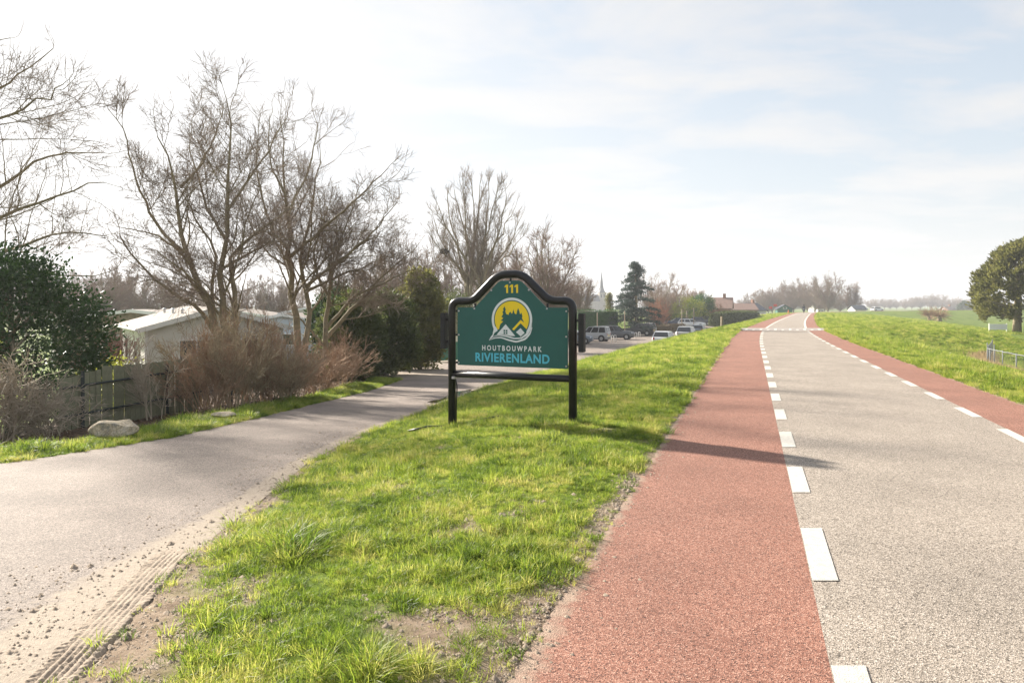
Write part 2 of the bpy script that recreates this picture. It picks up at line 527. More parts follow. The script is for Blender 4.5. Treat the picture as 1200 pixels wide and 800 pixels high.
def RE(Y):                      # right edge of the park's ramp road
    a = np.interp(Y, [-60, -3, 2, 3.5, 4.5, 6, 8, 10, 13, 20, 30, 40, 60, 80, 100, 130],
                     [-22, -2.2, -1.95, -2.0, -2.17, -2.24, -2.39, -2.33, -1.98, -1.0, 1.6, 5.0, 13.6, 23.0, 32.0, 46.0])
    b = XL(Y) + LANE_L - 4.0
    return np.where(Y > 130, a + (b - a) * sstep(130, 165, Y), a)
def LE(Y):                      # left edge of ramp road and parking area
    a = np.interp(Y, [-60, 2, 4, 6, 8, 10, 13, 20, 26, 29, 33, 38, 43, 60, 78, 95, 115, 140, 160],
                     [-60, -24, -14.5, -8.5, -5.9, -5.05, -4.75, -4.3, -4.15, -5.4, -6.6, -7.0, -5.0, -1.0, 5.2, 11.5, 24, 42, 58])
    return np.where(Y > 160, XL(Y) + LANE_L - 9.0, a)
def RZ(Y):                      # height of the ramp road
    return np.interp(Y, [-60, 2, 3.5, 6, 8, 10, 13, 15, 20, 30, 40, 60, 90, 110, 135, 160, 175],
                        [0, 0, -.02, -.12, -.22, -.32, -.49, -.6, -.9, -1.35, -1.75, -2.25, -2.5, -2.35, -1.4, -.35, -.25])

def terrain(X, Y):
    X, Y = np.asarray(X, float), np.asarray(Y, float)
    x0 = XL(Y)
    re, le, r = RE(Y), LE(Y), RZ(Y)
    edge = x0 + LANE_L
    z = np.zeros(np.broadcast(X, Y).shape)
    t = np.clip((X - re) / np.maximum(edge - re, 0.05), 0, 1)
    zv = r * (1 - t) ** 2 + 0.09 * np.sin(np.pi * t) * t * np.clip((edge - re) / 4, 0, 1) * (1 - .8 * sstep(15, 40, Y))
    v = X - (x0 + LANE_R)
    zr = -0.35 * sstep(1.5, 10, v) - 0.95 * sstep(9, 21, v) - 1.7 * sstep(18, 42, v)
    wf = sstep(9, 20, Y) * (1 - sstep(42, 58, Y))
    zr = zr * (1 - wf) + wf * (-1.95 * sstep(.4, 10.5, v) - 1.05 * sstep(14, 40, v))
    zr = zr + 0.02 * np.sin(np.pi * np.clip(v / 1.6, 0, 1))
    low = np.interp(Y, [0, 25, 60], [-1.5, -1.55, -2.6])
    d = le - X
    zl = r + (np.minimum(low, r - 0.25) - r) * sstep(0.6, 9.5, d)
    zl = zl + 0.03 * np.sin(np.pi * np.clip(d / 1.2, 0, 1))
    z = np.where(X < le, zl, np.where(X < re, r, np.where(X < edge, zv, np.where(v < 0, 0.0, zr))))
    off = (X < le) | ((X > re) & (X < edge)) | (v > 0)
    amp = sstep(0, 0.5, np.minimum(np.abs(X - edge), np.minimum(np.abs(X - re), np.minimum(np.abs(v), np.abs(d)))))
    z = z + np.where(off, amp * ((fbm(X, Y, 1.2, 2) - 0.5) * 0.07 + (fbm(X, Y, 0.28, 5) - 0.5) * 0.045), 0)
    return z
def gz(x, y):
    return float(terrain(np.array([x]), np.array([y]))[0])
def g3(x, y):
    return np.array([x, y, gz(x, y)])
def atg(px, Y):                 # the ground point seen in photo column px at distance Y
    x = (px - 600) / F * Y
    return g3(x, Y)

def bare(X, Y):                 # 0..1: worn soil on the verge
    X, Y = np.asarray(X, float), np.asarray(Y, float)
    edge = XL(Y) + LANE_L
    re = RE(Y)
    n1 = fbm(X, Y, 0.55, 9, 3)
    n2 = fbm(X, Y, 0.16, 14, 2)
    e1 = (edge - X) + (n1 - .5) * 0.25
    w_edge = np.interp(Y, [2, 3.5, 5, 8, 30], [0.42, 0.25, 0.12, 0.07, 0.05])
    b = 1 - sstep(w_edge * 0.5, w_edge * 1.6, e1)
    e2 = (X - re) + (n1 - .5) * 0.3
    w2 = np.interp(Y, [2, 3.2, 4, 5, 8, 15, 30], [0.75, 0.5, 0.32, 0.2, 0.15, 0.3, 0.4])
    b = np.maximum(b, 1 - sstep(w2 * 0.5, w2 * 1.5, e2))
    spot = lambda cx, cy, rx, ry: np.exp(-(((X - cx) / rx) ** 2 + ((Y - cy) / ry) ** 2))
    k = 0.62 * spot(-.05, 3.45, .42, .36) + .4 * spot(-.5, 3.35, .4, .14) + .32 * spot(-1.4, 3.3, .6, .25) + .3 * spot(-1.75, 3.9, .3, .5) + .25 * spot(-.8, 3.75, .4, .15) + .35 * spot(0.05, 2.9, .35, .4)
    k = k + (n1 - 0.5) * 1.1 + (n2 - .5) * 1.1
    b = np.maximum(b, sstep(0.30, 0.60, k) * (Y < 6))
    b = np.maximum(b, sstep(0.66, 0.78, n1 + (n2 - .5) * .4) * 0.7 * (Y < 9))
    return np.clip(b, 0, 1)

def axis(lo, hi, step, growth, end_lo, end_hi):
    a = list(np.arange(lo, hi, step))
    s, x = step, a[-1]
    while x < end_hi:
        s *= growth; x += s; a.append(x)
    s, x = step, a[0]
    pre = []
    while x > end_lo:
        s *= growth; x -= s; pre.append(x)
    return np.array(pre[::-1] + a)
gx = axis(-9, 16, 0.14, 1.055, -1150, 1500)
gy = axis(-5, 17, 0.14, 1.034, -60, 1650)
GX, GY = np.meshgrid(gx, gy)
GZ = terrain(GX, GY)
x0 = XL(GY)
under = ((GX > x0 + LANE_L + .35) & (GX < x0 + LANE_R - .35)) | ((GX > LE(GY) + .35) & (GX < RE(GY) - .35))
flush = ((GX > x0 + LANE_L) & (GX < x0 + LANE_R)) | ((GX > LE(GY)) & (GX < RE(GY)))
GZ = np.where(under, GZ - 0.06, np.where(flush, GZ - 0.012, GZ + 0.005))
nx, ny = len(gx), len(gy)
idx = np.arange(nx * ny).reshape(ny, nx)
Fq = np.stack([idx[:-1, :-1], idx[:-1, 1:], idx[1:, 1:], idx[1:, :-1]], -1).reshape(-1, 4)
me = np_mesh('ground', np.stack([GX, GY, GZ], -1).reshape(-1, 3), Fq, True)
soil = bare(GX, GY) * ((GX > RE(GY) - .3) & (GX < x0 + LANE_L + .1))
vr = GX - (x0 + LANE_R)
soil = np.maximum(soil, (1 - sstep(0.03, 0.22, vr + (fbm(GX, GY, .6, 4) - .5) * .2)) * (vr > -.2))
dl = LE(GY) - GX
mul = sstep(0.75, 1.15, dl + (fbm(GX, GY, .8, 6) - .5) * .5) * (1 - sstep(7, 9, dl)) * (1 - sstep(60, 70, GY))
mul = np.maximum(mul, sstep(23, 26, GY) * (1 - sstep(40, 45, GY)) * (dl > -.4) * (dl < 9))
for nm, arr in (('soil', soil), ('mulch', mul)):
    a = me.attributes.new(nm, 'FLOAT', 'POINT')
    a.data.foreach_set('value', arr.astype(np.float32).ravel())
link('ground', me, M['ground'], kind='structure')

def strip(name, ys, xa, xb, z, mat_, n=2, dirt=None, **kw):
    """a sheet following the road between the columns xa(Y) and xb(Y)"""
    T = np.linspace(0, 1, n)
    A, B = xa(ys), xb(ys)
    X = A[:, None] * (1 - T) + B[:, None] * T
    Y = np.repeat(ys[:, None], n, 1)
    Z = z(X, Y)
    i = np.arange(len(ys) * n).reshape(len(ys), n)
    Q = np.stack([i[:-1, :-1], i[:-1, 1:], i[1:, 1:], i[1:, :-1]], -1).reshape(-1, 4)
    me = np_mesh(name, np.stack([X, Y, Z], -1).reshape(-1, 3), Q, True)
    if dirt is not None:
        a = me.attributes.new('dirt', 'FLOAT', 'POINT')
        a.data.foreach_set('value', dirt(X, Y).astype(np.float32).ravel())
    return link(name, me, mat_, **kw)

ys_road = np.concatenate([np.arange(-20, 40, 0.5), np.arange(40, 330, 1.5)])
flat = lambda h: (lambda X, Y: np.zeros_like(X) + h)
road = strip('road', ys_road, lambda y: XL(y), lambda y: XL(y) + ROAD_W + .14, flat(0.0), M['road'], 6, kind='structure')
d_l = lambda X, Y: 0.5 * (1 - sstep(0.0, np.interp(Y, [2, 5, 12], [.26, .15, .10]), X - XL(Y) - LANE_L)) + .06
d_r = lambda X, Y: 0.45 * (1 - sstep(0.02, .2, XL(Y) + LANE_R - X))
strip('cycle_lane', ys_road, lambda y: XL(y) + LANE_L, lambda y: XL(y), flat(0.0), M['red'], 16, d_l, kind='structure')
strip('cycle_lane', ys_road, lambda y: XL(y) + ROAD_W + .14, lambda y: XL(y) + LANE_R, flat(0.0), M['red'], 10, d_r, kind='structure')

ys_ramp = np.concatenate([np.arange(-12, 24, 0.25), np.arange(24, 176, 1.0)])
def ramp_dirt(X, Y):
    a = X - LE(Y); b = RE(Y) - X
    w = np.interp(Y, [2, 3.5, 5, 8, 14, 22], [1.3, .8, .42, .28, .25, .6])
    e = 0.75 * (1 - sstep(w * .35, w, b)) + 0.35 * (1 - sstep(.02, .25, a))
    e = e + 0.42 * sstep(23, 28, Y) * (1 - sstep(40, 52, Y)) * (1 - sstep(2.0, 4.5, a))
    return e + .05 + .16 * sstep(45, 60, Y)
strip('ramp_road', ys_ramp, LE, RE, lambda X, Y: RZ(Y) + 0.002, M['ramp'], 40, ramp_dirt, kind='structure')

# dashes: one metre of paint, one metre of gap
def dash(y0, y1, off, w, z=0.005):
    ys = np.linspace(y0, y1, 3)
    x = XL(ys) + off
    V = [(a, b, z) for a, b in zip(x, ys)] + [(a + w, b, z) for a, b in zip(x, ys)]
    mb = MB().add(V, [(0, 3, 4, 1), (1, 4, 5, 2)])
    return mb.build('lane_dash', M['paint'], road)
y = 3.085 - 1.9 * 4
k = 0
while y < 44:
    dash(y - .948, y, 0.004, .155)
    dash(y - .75, y + .2, ROAD_W - .012, .15)
    y += 1.896
for s_, off in ((0, .004), (1, ROAD_W - .012)):       # beyond the hump the line is solid
    ys = np.arange(48.5, 165, 2.0)
    x = XL(ys) + off
    n_ = len(ys)
    V = [(a, b, .005) for a, b in zip(x, ys)] + [(a + .17, b, .005) for a, b in zip(x, ys)]
    MB().add(V, [(i, n_ + i, n_ + i + 1, i + 1) for i in range(n_ - 1)]).build('edge_line', M['paint'], road)

# raised speed table with its white teeth
yh0, yh1 = 44.3, 48.3
hz = lambda X, Y: 0.085 * np.sin(np.pi * np.clip((Y - yh0) / (yh1 - yh0), 0, 1)) + .006
hump = strip('speed_hump', np.linspace(yh0, yh1, 12), lambda y: XL(y) + LANE_L - .12, lambda y: XL(y) + LANE_R + .12, hz, M['hump'], 4, kind='structure')
uu = np.arange(LANE_L + .25, LANE_R - .2, .48)
for j, u in enumerate(uu):
    l_ = 1.25 if j % 2 == 0 else .6
    for ya, yb in ((yh0 + .08, yh0 + .08 + l_), (yh1 - .08 - (1.85 - l_), yh1 - .08)):
        ys = np.linspace(ya, yb, 6)
        x = XL(ys) + u
        zz = hz(x, ys) + .006
        V = [(a, b, c) for a, b, c in zip(x, ys, zz)] + [(a + .17, b, c) for a, b, c in zip(x, ys, zz)]
        MB().add(V, [(i, 6 + i, 7 + i, i + 1) for i in range(5)]).build('hump_tooth', M['paint'], hump)

# concrete side track leaving to the right behind the hump
ys = np.linspace(63, 66.5, 5)
strip('side_track', ys, lambda y: XL(y) + LANE_R - .02, lambda y: XL(y) + LANE_R + 9.5 - (y - 63) * .8, lambda X, Y: terrain(X, Y) + .03, M['hump'], 14, kind='structure')

# mud fringe with a tyre's tread pressed into it
def tyre_track():
    ns, nw = 420, 40
    s_ = np.linspace(0, 1, ns); w_ = np.linspace(-1, 1, nw)
    path = np.array([at(28, 830, 2.75)[:2], at(98, 760, 3.25)[:2], at(150, 700, 3.8)[:2], at(196, 648, 4.5)[:2], at(232, 610, 5.2)[:2]])
    tt = np.linspace(0, 1, len(path))
    cx = np.interp(s_, tt, path[:, 0]); cy = np.interp(s_, tt, path[:, 1])
    for _ in range(60):
        cx[1:-1] = (cx[:-2] + cx[2:]) / 2; cy[1:-1] = (cy[:-2] + cy[2:]) / 2
    L = np.concatenate([[0], np.cumsum(np.hypot(np.diff(cx), np.diff(cy)))])
    dx, dy = np.gradient(cx), np.gradient(cy)
    nrm = np.hypot(dx, dy); px_, py_ = dy / nrm, -dx / nrm
    hw = .125
    X = cx[:, None] + px_[:, None] * w_ * hw
    Y = cy[:, None] + py_[:, None] * w_ * hw
    W = np.repeat(w_[None], ns, 0); LL = np.repeat(L[:, None], nw, 1)
    groove = np.maximum.reduce([np.exp(-((W - c) / .055) ** 2) for c in (-.52, -.24, .0, .24, .52)])
    lug = (np.sin((LL + np.abs(W) * .03) * 2 * np.pi / .042) > .2) * (np.abs(W) > .60) * (np.abs(W) < .95)
    lug2 = (np.sin((LL - W * .06) * 2 * np.pi / .06) > .8) * (np.abs(W) < .5)
    wear = sstep(.35, .6, fbm(X, Y, .22, 31))
    h = .010 - (.012 * groove + .006 * lug + .002 * lug2) * (.35 + .65 * wear)
    h = h + (fbm(X, Y, .05, 8) - .5) * .009 + (fbm(X, Y, .3, 12) - .5) * .008
    fade = sstep(0, .1, s_)[:, None] * (1 - sstep(.60, 1, s_)[:, None]) * (1 - sstep(.80, 1, np.abs(W) + (fbm(X, Y, .12, 3) - .5) * .5))
    Z = RZ(Y) + .004 + (h + .006) * fade - .012 * (1 - fade)
    Z = np.where(X > RE(Y), np.maximum(Z, terrain(X, Y) - .004 + h * fade), Z)
    i = np.arange(ns * nw).reshape(ns, nw)
    Q = np.stack([i[:-1, :-1], i[:-1, 1:], i[1:, 1:], i[1:, :-1]], -1).reshape(-1, 4)
    return np_mesh('mud_track', np.stack([X, Y, Z], -1).reshape(-1, 3), Q, True)
link('mud_track', tyre_track(), M['mud'], kind='structure')

def scatter(y0, y1, xa, xb, dens, ):
    ys = np.linspace(y0, y1, 200)
    w = np.maximum(xb(ys) - xa(ys), 0)
    n = int(np.trapezoid(w, ys) * dens) if hasattr(np, 'trapezoid') else int(np.trapz(w, ys) * dens)
    cdf = np.cumsum(w); cdf = cdf / cdf[-1]
    Y = np.interp(rng.random(n), cdf, ys) + rng.normal(0, (y1 - y0) / 400, n)
    X = xa(Y) + (xb(Y) - xa(Y)) * rng.random(n)
    return X, Y

# small clods and grit on the worn edges
def clods():
    n = 5200
    Y = 2.6 + rng.random(n) ** 1.6 * 9
    side = rng.random(n)
    X = np.where(side < .62, RE(Y) + rng.normal(-.12, .28, n) - (Y < 4.4) * rng.random(n) * .6, XL(Y) + LANE_L + rng.normal(-.12, .16, n))
    Xb, Yb = scatter(2.3, 6.5, lambda y: RE(y), lambda y: XL(y) + LANE_L, 2600)
    kp = rng.random(len(Xb)) < bare(Xb, Yb)
    X, Y = np.concatenate([X, Xb[kp]]), np.concatenate([Y, Yb[kp]]); n = len(X)
    edge = XL(Y) + LANE_L
    Z = np.where(X < RE(Y), RZ(Y) + .002, np.where(X > edge, 0.0, terrain(X, Y) + .003))
    s = rng.gamma(1.6, .0032, n) + .0022
    oc = np.array([[1, 0, 0], [0, 1, 0], [-1, 0, 0], [0, -1, 0], [0, 0, .8]])
    V = oc[None] * s[:, None, None] * (0.7 + .6 * rng.random((n, 5, 1)))
    a = rng.random(n) * 6.28
    ca, sn = np.cos(a)[:, None], np.sin(a)[:, None]
    Vx = V[..., 0] * ca - V[..., 1] * sn; Vy = V[..., 0] * sn + V[..., 1] * ca
    V = np.stack([Vx + X[:, None], Vy + Y[:, None], V[..., 2] + Z[:, None]], -1)
    b = np.arange(n)[:, None, None] * 5
    Ft = np.array([[0, 1, 4], [1, 2, 4], [2, 3, 4], [3, 0, 4]])[None] + b
    return np_mesh('soil_clods', V.reshape(-1, 3), Ft.reshape(-1, 3))
link('soil_clods', clods(), M['mud'], label='loose brown soil crumbs along the worn path edges', cat='soil', kind='stuff')

# ------------------------------------------------------------------ grass (stuff, instanced tufts)
tuft_col = bpy.data.collections.new('grass_tufts')
def tuft_mesh(name, nb, rad, hmin, hmax, wid, lean, seg=3):
    r = np.random.default_rng(abs(hash(name)) % 1000 if False else sum(map(ord, name)))
    V, Q, T = [], [], []
    for _ in range(nb):
        a = r.random() * 6.283; d = rad * math.sqrt(r.random())
        bx_, by_ = d * math.cos(a), d * math.sin(a)
        la = a + r.normal(0, .9); ln = abs(r.normal(lean, lean * .5))
        h = hmin + (hmax - hmin) * r.random()
        fa = r.random() * 3.1416
        wx, wy = math.cos(fa) * wid / 2, math.sin(fa) * wid / 2
        b = len(V)
        for k in range(seg):
            t = k / seg
            wk = 1 - .45 * t
            ox = math.cos(la) * ln * h * t ** 1.8; oy = math.sin(la) * ln * h * t ** 1.8
            z = h * (t - .35 * ln * t * t) - .006 * (k == 0)
            V += [(bx_ + ox - wx * wk, by_ + oy - wy * wk, z), (bx_ + ox + wx * wk, by_ + oy + wy * wk, z)]
        V.append((bx_ + math.cos(la) * ln * h, by_ + math.sin(la) * ln * h, h * (1 - .35 * ln)))
        for k in range(seg - 1):
            Q.append((b + 2 * k, b + 2 * k + 1, b + 2 * k + 3, b + 2 * k + 2))
        T.append((b + 2 * seg - 2, b + 2 * seg - 1, b + 2 * seg))
    return np_mesh(name, np.array(V), [np.array(Q), np.array(T)])
specs = [('tuft_a', 22, .05, .025, .07, .0042, .55), ('tuft_b', 26, .055, .03, .085, .0042, .75), ('tuft_c', 16, .05, .02, .055, .005, .9),
         ('tuft_d', 34, .05, .05, .115, .0045, .85), ('tuft_e', 60, .085, .10, .24, .0055, 1.0)]
for i, a in enumerate(specs):
    me = tuft_mesh(*a)
    me.materials.append(M['grass'])
    tuft_col.objects.link(bpy.data.objects.new(a[0], me))

def instancer(name, P, rot, scl, which, coll, **kw):
    me = bpy.data.meshes.new(name)
    me.vertices.add(len(P)); me.vertices.foreach_set('co', P.astype(np.float32).ravel())
    a = me.attributes.new('rot', 'FLOAT_VECTOR', 'POINT'); a.data.foreach_set('vector', rot.astype(np.float32).ravel())
    a = me.attributes.new('scl', 'FLOAT_VECTOR', 'POINT'); a.data.foreach_set('vector', scl.astype(np.float32).ravel())
    a = me.attributes.new('pick', 'INT', 'POINT'); a.data.foreach_set('value', which.astype(np.int32))
    me.update()
    o = link(name, me, None, **kw)
    ng = bpy.data.node_groups.new(name, 'GeometryNodeTree')
    ng.interface.new_socket('Geometry', in_out='INPUT', socket_type='NodeSocketGeometry')
    ng.interface.new_socket('Geometry', in_out='OUTPUT', socket_type='NodeSocketGeometry')
    n, l = ng.nodes, ng.links
    gi, go = n.new('NodeGroupInput'), n.new('NodeGroupOutput')
    ci = n.new('GeometryNodeCollectionInfo')
    ci.inputs['Collection'].default_value = coll
    ci.inputs['Separate Children'].default_value = True
    ci.inputs['Reset Children'].default_value = True
    ip = n.new('GeometryNodeInstanceOnPoints')
    ip.inputs['Pick Instance'].default_value = True
    l.new(gi.outputs[0], ip.inputs['Points'])
    l.new(ci.outputs[0], ip.inputs['Instance'])
    for nm, ty, sock in (('pick', 'INT', 'Instance Index'), ('rot', 'FLOAT_VECTOR', 'Rotation'), ('scl', 'FLOAT_VECTOR', 'Scale')):
        na = n.new('GeometryNodeInputNamedAttribute'); na.data_type = ty
        na.inputs['Name'].default_value = nm
        l.new(na.outputs['Attribute'], ip.inputs[sock])
    l.new(ip.outputs[0], go.inputs[0])
    md = o.modifiers.new('scatter', 'NODES'); md.node_group = ng
    return o

def grass_batch(X, Y, size, tall=0.0, mask=None, pick_p=(.3, .34, .26, .1, 0.0)):
    keep = np.ones(len(X), bool) if mask is None else rng.random(len(X)) < mask(X, Y)
    # only what the lens can plausibly see, with a generous margin
    keep &= np.abs(X) < 0.95 * Y + 3
    X, Y = X[keep], Y[keep]
    n = len(X)
    lush = fbm(X, Y, .5, 21, 3)
    s = size * (0.30 + 1.5 * lush) * rng.uniform(.75, 1.25, n)
    k = rng.choice(5, n, p=pick_p)
    if tall > 0:
        k = np.where((lush > .60) & (rng.random(n) < tall), 3, k)
    P = np.stack([X, Y, terrain(X, Y)], -1)
    R = np.stack([rng.normal(0, .12, n), rng.normal(0, .12, n), rng.random(n) * 6.283], -1)
    Sc = np.stack([s, s, s * rng.uniform(.8, 1.2, n)], -1)
    return P, R, Sc, k

edge_l = lambda y: XL(y) + LANE_L
edge_r = lambda y: XL(y) + LANE_R
def thin(X, Y):
    return (1 - sstep(.32, .56, fbm(X, Y, .22, 41, 2))) * np.interp(Y, [2, 6, 12, 20], [.8, .65, .4, .0])
vm = lambda X, Y: (1 - .90 * bare(X, Y)) * (1 - .75 * thin(X, Y))
B = []
B.append(grass_batch(*scatter(2.2, 6.0, lambda y: RE(y) - .02, lambda y: edge_l(y) + .03, 1500), .62, .2, vm))
B.append(grass_batch(*scatter(6.0, 12, lambda y: RE(y) - .02, lambda y: edge_l(y) + .04, 700), .8, .22, vm))
B.append(grass_batch(*scatter(12, 26, lambda y: RE(y) + .05, lambda y: edge_l(y) + .04, 260), 1.15, .25, vm))
B.append(grass_batch(*scatter(26, 60, lambda y: RE(y) + .1, lambda y: edge_l(y) + .03, 80), 1.5, .2))
B.append(grass_batch(*scatter(60, 150, lambda y: RE(y) + .2, lambda y: edge_l(y) + .03, 20), 1.8, .2))
B.append(grass_batch(*scatter(7, 30, lambda y: edge_r(y) - .03, lambda y: edge_r(y) + 9, 160), 1.3, .3))
B.append(grass_batch(*scatter(26, 70, lambda y: edge_r(y) - .03, lambda y: edge_r(y) + 16, 46), 2.0, .5))
B.append(grass_batch(*scatter(70, 150, lambda y: edge_r(y) - .03, lambda y: edge_r(y) + 22, 9), 2.6, .5))
B.append(grass_batch(*scatter(6.3, 25.5, lambda y: LE(y) - 1.0, lambda y: LE(y) + .04, 420), 1.15, .5, lambda X, Y: 1 - sstep(.7, 1.0, LE(Y) - X + (fbm(X, Y, .7, 6) - .5) * .4)))
# many small tussocks
X, Y = scatter(2.4, 14, lambda y: RE(y) + .1, lambda y: edge_l(y) - .1, 7)
P, R, Sc, k = grass_batch(X, Y, 1.0, 0, vm)
Sc[:] = rng.uniform(.55, 1.0, (len(P), 1)); k[:] = 3
for j in range(4):
    B.append((P + rng.normal(0, .035, P.shape) * (1, 1, 0), R + rng.normal(0, .3, R.shape), Sc, k))
# coarse single tussocks
tx = [(345, 645, 1.25), (300, 640, 1.0), (385, 630, 1.0), (430, 782, 1.05), (470, 785, .9), (395, 788, .8), (292, 620, .8), (552, 592, .7), (600, 492, .9), (630, 490, .9),
      (590, 495, .8), (505, 512, .8), (645, 487, .8), (485, 515, .6), (330, 660, .9), (412, 640, .7), (575, 748, .5), (720, 470, .9), (700, 520, .7), (745, 505, .8), (560, 700, .5)]
TX, TY, TS = [], [], []
for px, py, sc in tx:
    Yq = 5.0
    for _ in range(25):
        Yq = F * (EYE - gz((px - 600) / F * Yq, Yq)) / (py - H0)
    for j in range(5):
        TX.append((px - 600) / F * Yq + rng.normal(0, .09)); TY.append(Yq + rng.normal(0, .07)); TS.append(sc * rng.uniform(.6, 1.1))
P, R, Sc, k = grass_batch(np.array(TX), np.array(TY), 1.0, 0)
Sc = np.repeat(np.array(TS)[:len(P), None], 3, 1); k[:] = 4
B.append((P, R, Sc, k))
P, R, Sc, k = [np.concatenate([b[i] for b in B]) for i in range(4)]
instancer('grass', P, R, Sc, k, tuft_col, label='bright green grass on the verges beside road and path', cat='grass', kind='stuff')

# leaf litter under the shrubs
def litter():
    X, Y = scatter(7, 34, lambda y: LE(y) - 5.5, lambda y: LE(y) - .7, 110)
    n = len(X)
    Z = terrain(X, Y) + .004
    a = rng.random(n) * 6.283; s = rng.uniform(.02, .05, n)
    q = np.array([[-1, 0, 0], [0, -.55, 0], [1, 0, 0], [0, .55, 0]])
    V = q[None] * s[:, None, None]
    ca, sn = np.cos(a)[:, None], np.sin(a)[:, None]
    Vx = V[..., 0] * ca - V[..., 1] * sn; Vy = V[..., 0] * sn + V[..., 1] * ca
    Vz = rng.random((n, 4)) * .03
    V = np.stack([Vx + X[:, None], Vy + Y[:, None], Vz + Z[:, None]], -1)
    return np_mesh('leaf_litter', V.reshape(-1, 3), np.arange(4 * n).reshape(n, 4))
link('leaf_litter', litter(), M['litter'], label='brown fallen leaves lying on soil under the bare shrubs', cat='leaves', kind='stuff')

# ------------------------------------------------------------------ plants: branch and leaf machinery
def norm(a):
    return a / np.maximum(np.linalg.norm(a, axis=-1, keepdims=True), 1e-9)

def smooth_line(pts, K, jit=0.0, r=None):
    pts = np.asarray(pts, float)
    d = np.concatenate([[0], np.cumsum(np.linalg.norm(np.diff(pts, axis=0), axis=1))])
    t = np.linspace(0, d[-1], K)
    fine = np.linspace(0, d[-1], K * 6)
    q = np.stack([np.interp(fine, d, pts[:, i]) for i in range(3)], -1)
    for _ in range(K * 2):                              # round the corners off
        q[1:-1] = .25 * q[:-2] + .5 * q[1:-1] + .25 * q[2:]
    out = np.stack([np.interp(t, fine, q[:, i]) for i in range(3)], -1)
    if jit:
        out[1:] += (r or rng).normal(0, jit, (K - 1, 3))
    return out

def tubes(P, R, S_=4):
    """P (N,K,3), R (N,K) -> vertices, quads"""
    N, K, _ = P.shape
    T = np.empty_like(P)
    T[:, 1:-1] = P[:, 2:] - P[:, :-2]; T[:, 0] = P[:, 1] - P[:, 0]; T[:, -1] = P[:, -1] - P[:, -2]
    T = norm(T)
    m = norm(P[:, -1] - P[:, 0])
    ref = np.where(np.abs(m[:, 2:3]) < .8, np.array([[0, 0, 1.]]), np.array([[1., 0, 0]]))[:, None, :]
    U = norm(np.cross(T, np.broadcast_to(ref, T.shape))); W = np.cross(T, U)
    a = np.arange(S_) * 2 * np.pi / S_
    V = P[:, :, None] + (U[:, :, None] * np.cos(a)[None, None, :, None] + W[:, :, None] * np.sin(a)[None, None, :, None]) * R[:, :, None, None]
    base = (np.arange(N) * K * S_)[:, None, None] + (np.arange(K - 1) * S_)[None, :, None]
    k = np.arange(S_)[None, None, :]; k2 = (np.arange(S_) + 1)[None, None, :] % S_
    Q = np.stack([base + k, base + k2, base + S_ + k2, base + S_ + k], -1).reshape(-1, 4)
    return V.reshape(-1, 3), Q

def join(parts):
    Vs, Qs, b = [], [], 0
    for V, Q in parts:
        Vs.append(V); Qs.append(Q + b); b += len(V)
    return np.vstack(Vs), np.vstack(Qs)

def sprout(r, P, R, m, t0, t1, lf, ang, K, wander, up, rr, rmin, lmin=0.0, even=True, flat=0.0):
    """children of a batch of branches: m on each, between t0 and t1 of its run"""
    N, Kp, _ = P.shape
    seg = np.linalg.norm(np.diff(P, axis=1), axis=2).sum(1)
    i = np.sort(r.choice(N, N * m, p=seg / seg.sum()))      # evenly many per metre of wood
    t = t0 + (t1 - t0) * r.random(N * m)
    i = np.concatenate([i, np.arange(N)]); t = np.concatenate([t, np.full(N, .995)])
    f = t * (Kp - 1); k = np.minimum(f.astype(int), Kp - 2); u = (f - k)[:, None]
    p = P[i, k] * (1 - u) + P[i, k + 1] * u
    tan = norm(P[i, k + 1] - P[i, k])
    rad = R[i, k] * (1 - u[:, 0]) + R[i, k + 1] * u[:, 0]
    nn = len(i)
    q = r.normal(0, 1, (nn, 3))
    q[:, 2] *= (1 - flat)
    q = norm(q - tan * (q * tan).sum(1, keepdims=True))
    a = np.radians(r.normal(ang, ang * .22, nn)); a[N * m:] *= .3; a = a[:, None]
    d = norm(tan * np.cos(a) + q * np.sin(a))
    L = np.maximum(seg[i] * lf * (1.15 - .82 * t) * r.uniform(.6, 1.3, nn) * np.where(np.arange(nn) < N * m, 1, .75), lmin)
    r0 = np.maximum(np.minimum(rad * rr, rad * .9), rmin)
    C = np.zeros((nn, K, 3)); C[:, 0] = p
    step = (L / (K - 1))[:, None]
    bend = norm(r.normal(0, 1, (nn, 3)))
    for j in range(1, K):
        d = norm(d + r.normal(0, wander, (nn, 3)) + bend * wander * .5 + np.array([0, 0, up]))
        C[:, j] = C[:, j - 1] + d * step
    tt = np.linspace(0, 1, K)[None]
    RR = np.maximum(r0[:, None] * (1 - .72 * tt), rmin * .75)
    return C, RR

def tree_meshes(seed, stems, spec, K=14):
    """stems: [(points, r0, r1)], spec: one dict per further order. Gives (wood batches, twig batches)"""
    r = np.random.default_rng(seed)
    P = np.stack([smooth_line(p, K, .0, r) for p, _, _ in stems])
    L = np.linalg.norm(np.diff(P, axis=1), axis=2).sum(1)
    P[:, 2:] += r.normal(0, 1, (len(stems), K - 2, 3)) * (L * .006)[:, None, None]
    T = np.linspace(0, 1, K)
    R = np.stack([(a * (1 - T) ** 1.1 + b * (1 - (1 - T) ** 1.1)) * .80 for _, a, b in stems])
    levels = [(P, R)]
    for s in spec:
        src = levels[-1]
        new = sprout(r, *src, **s)
        levels.append(new)
        if s.get('m', 1) == 0:
            break
    return levels

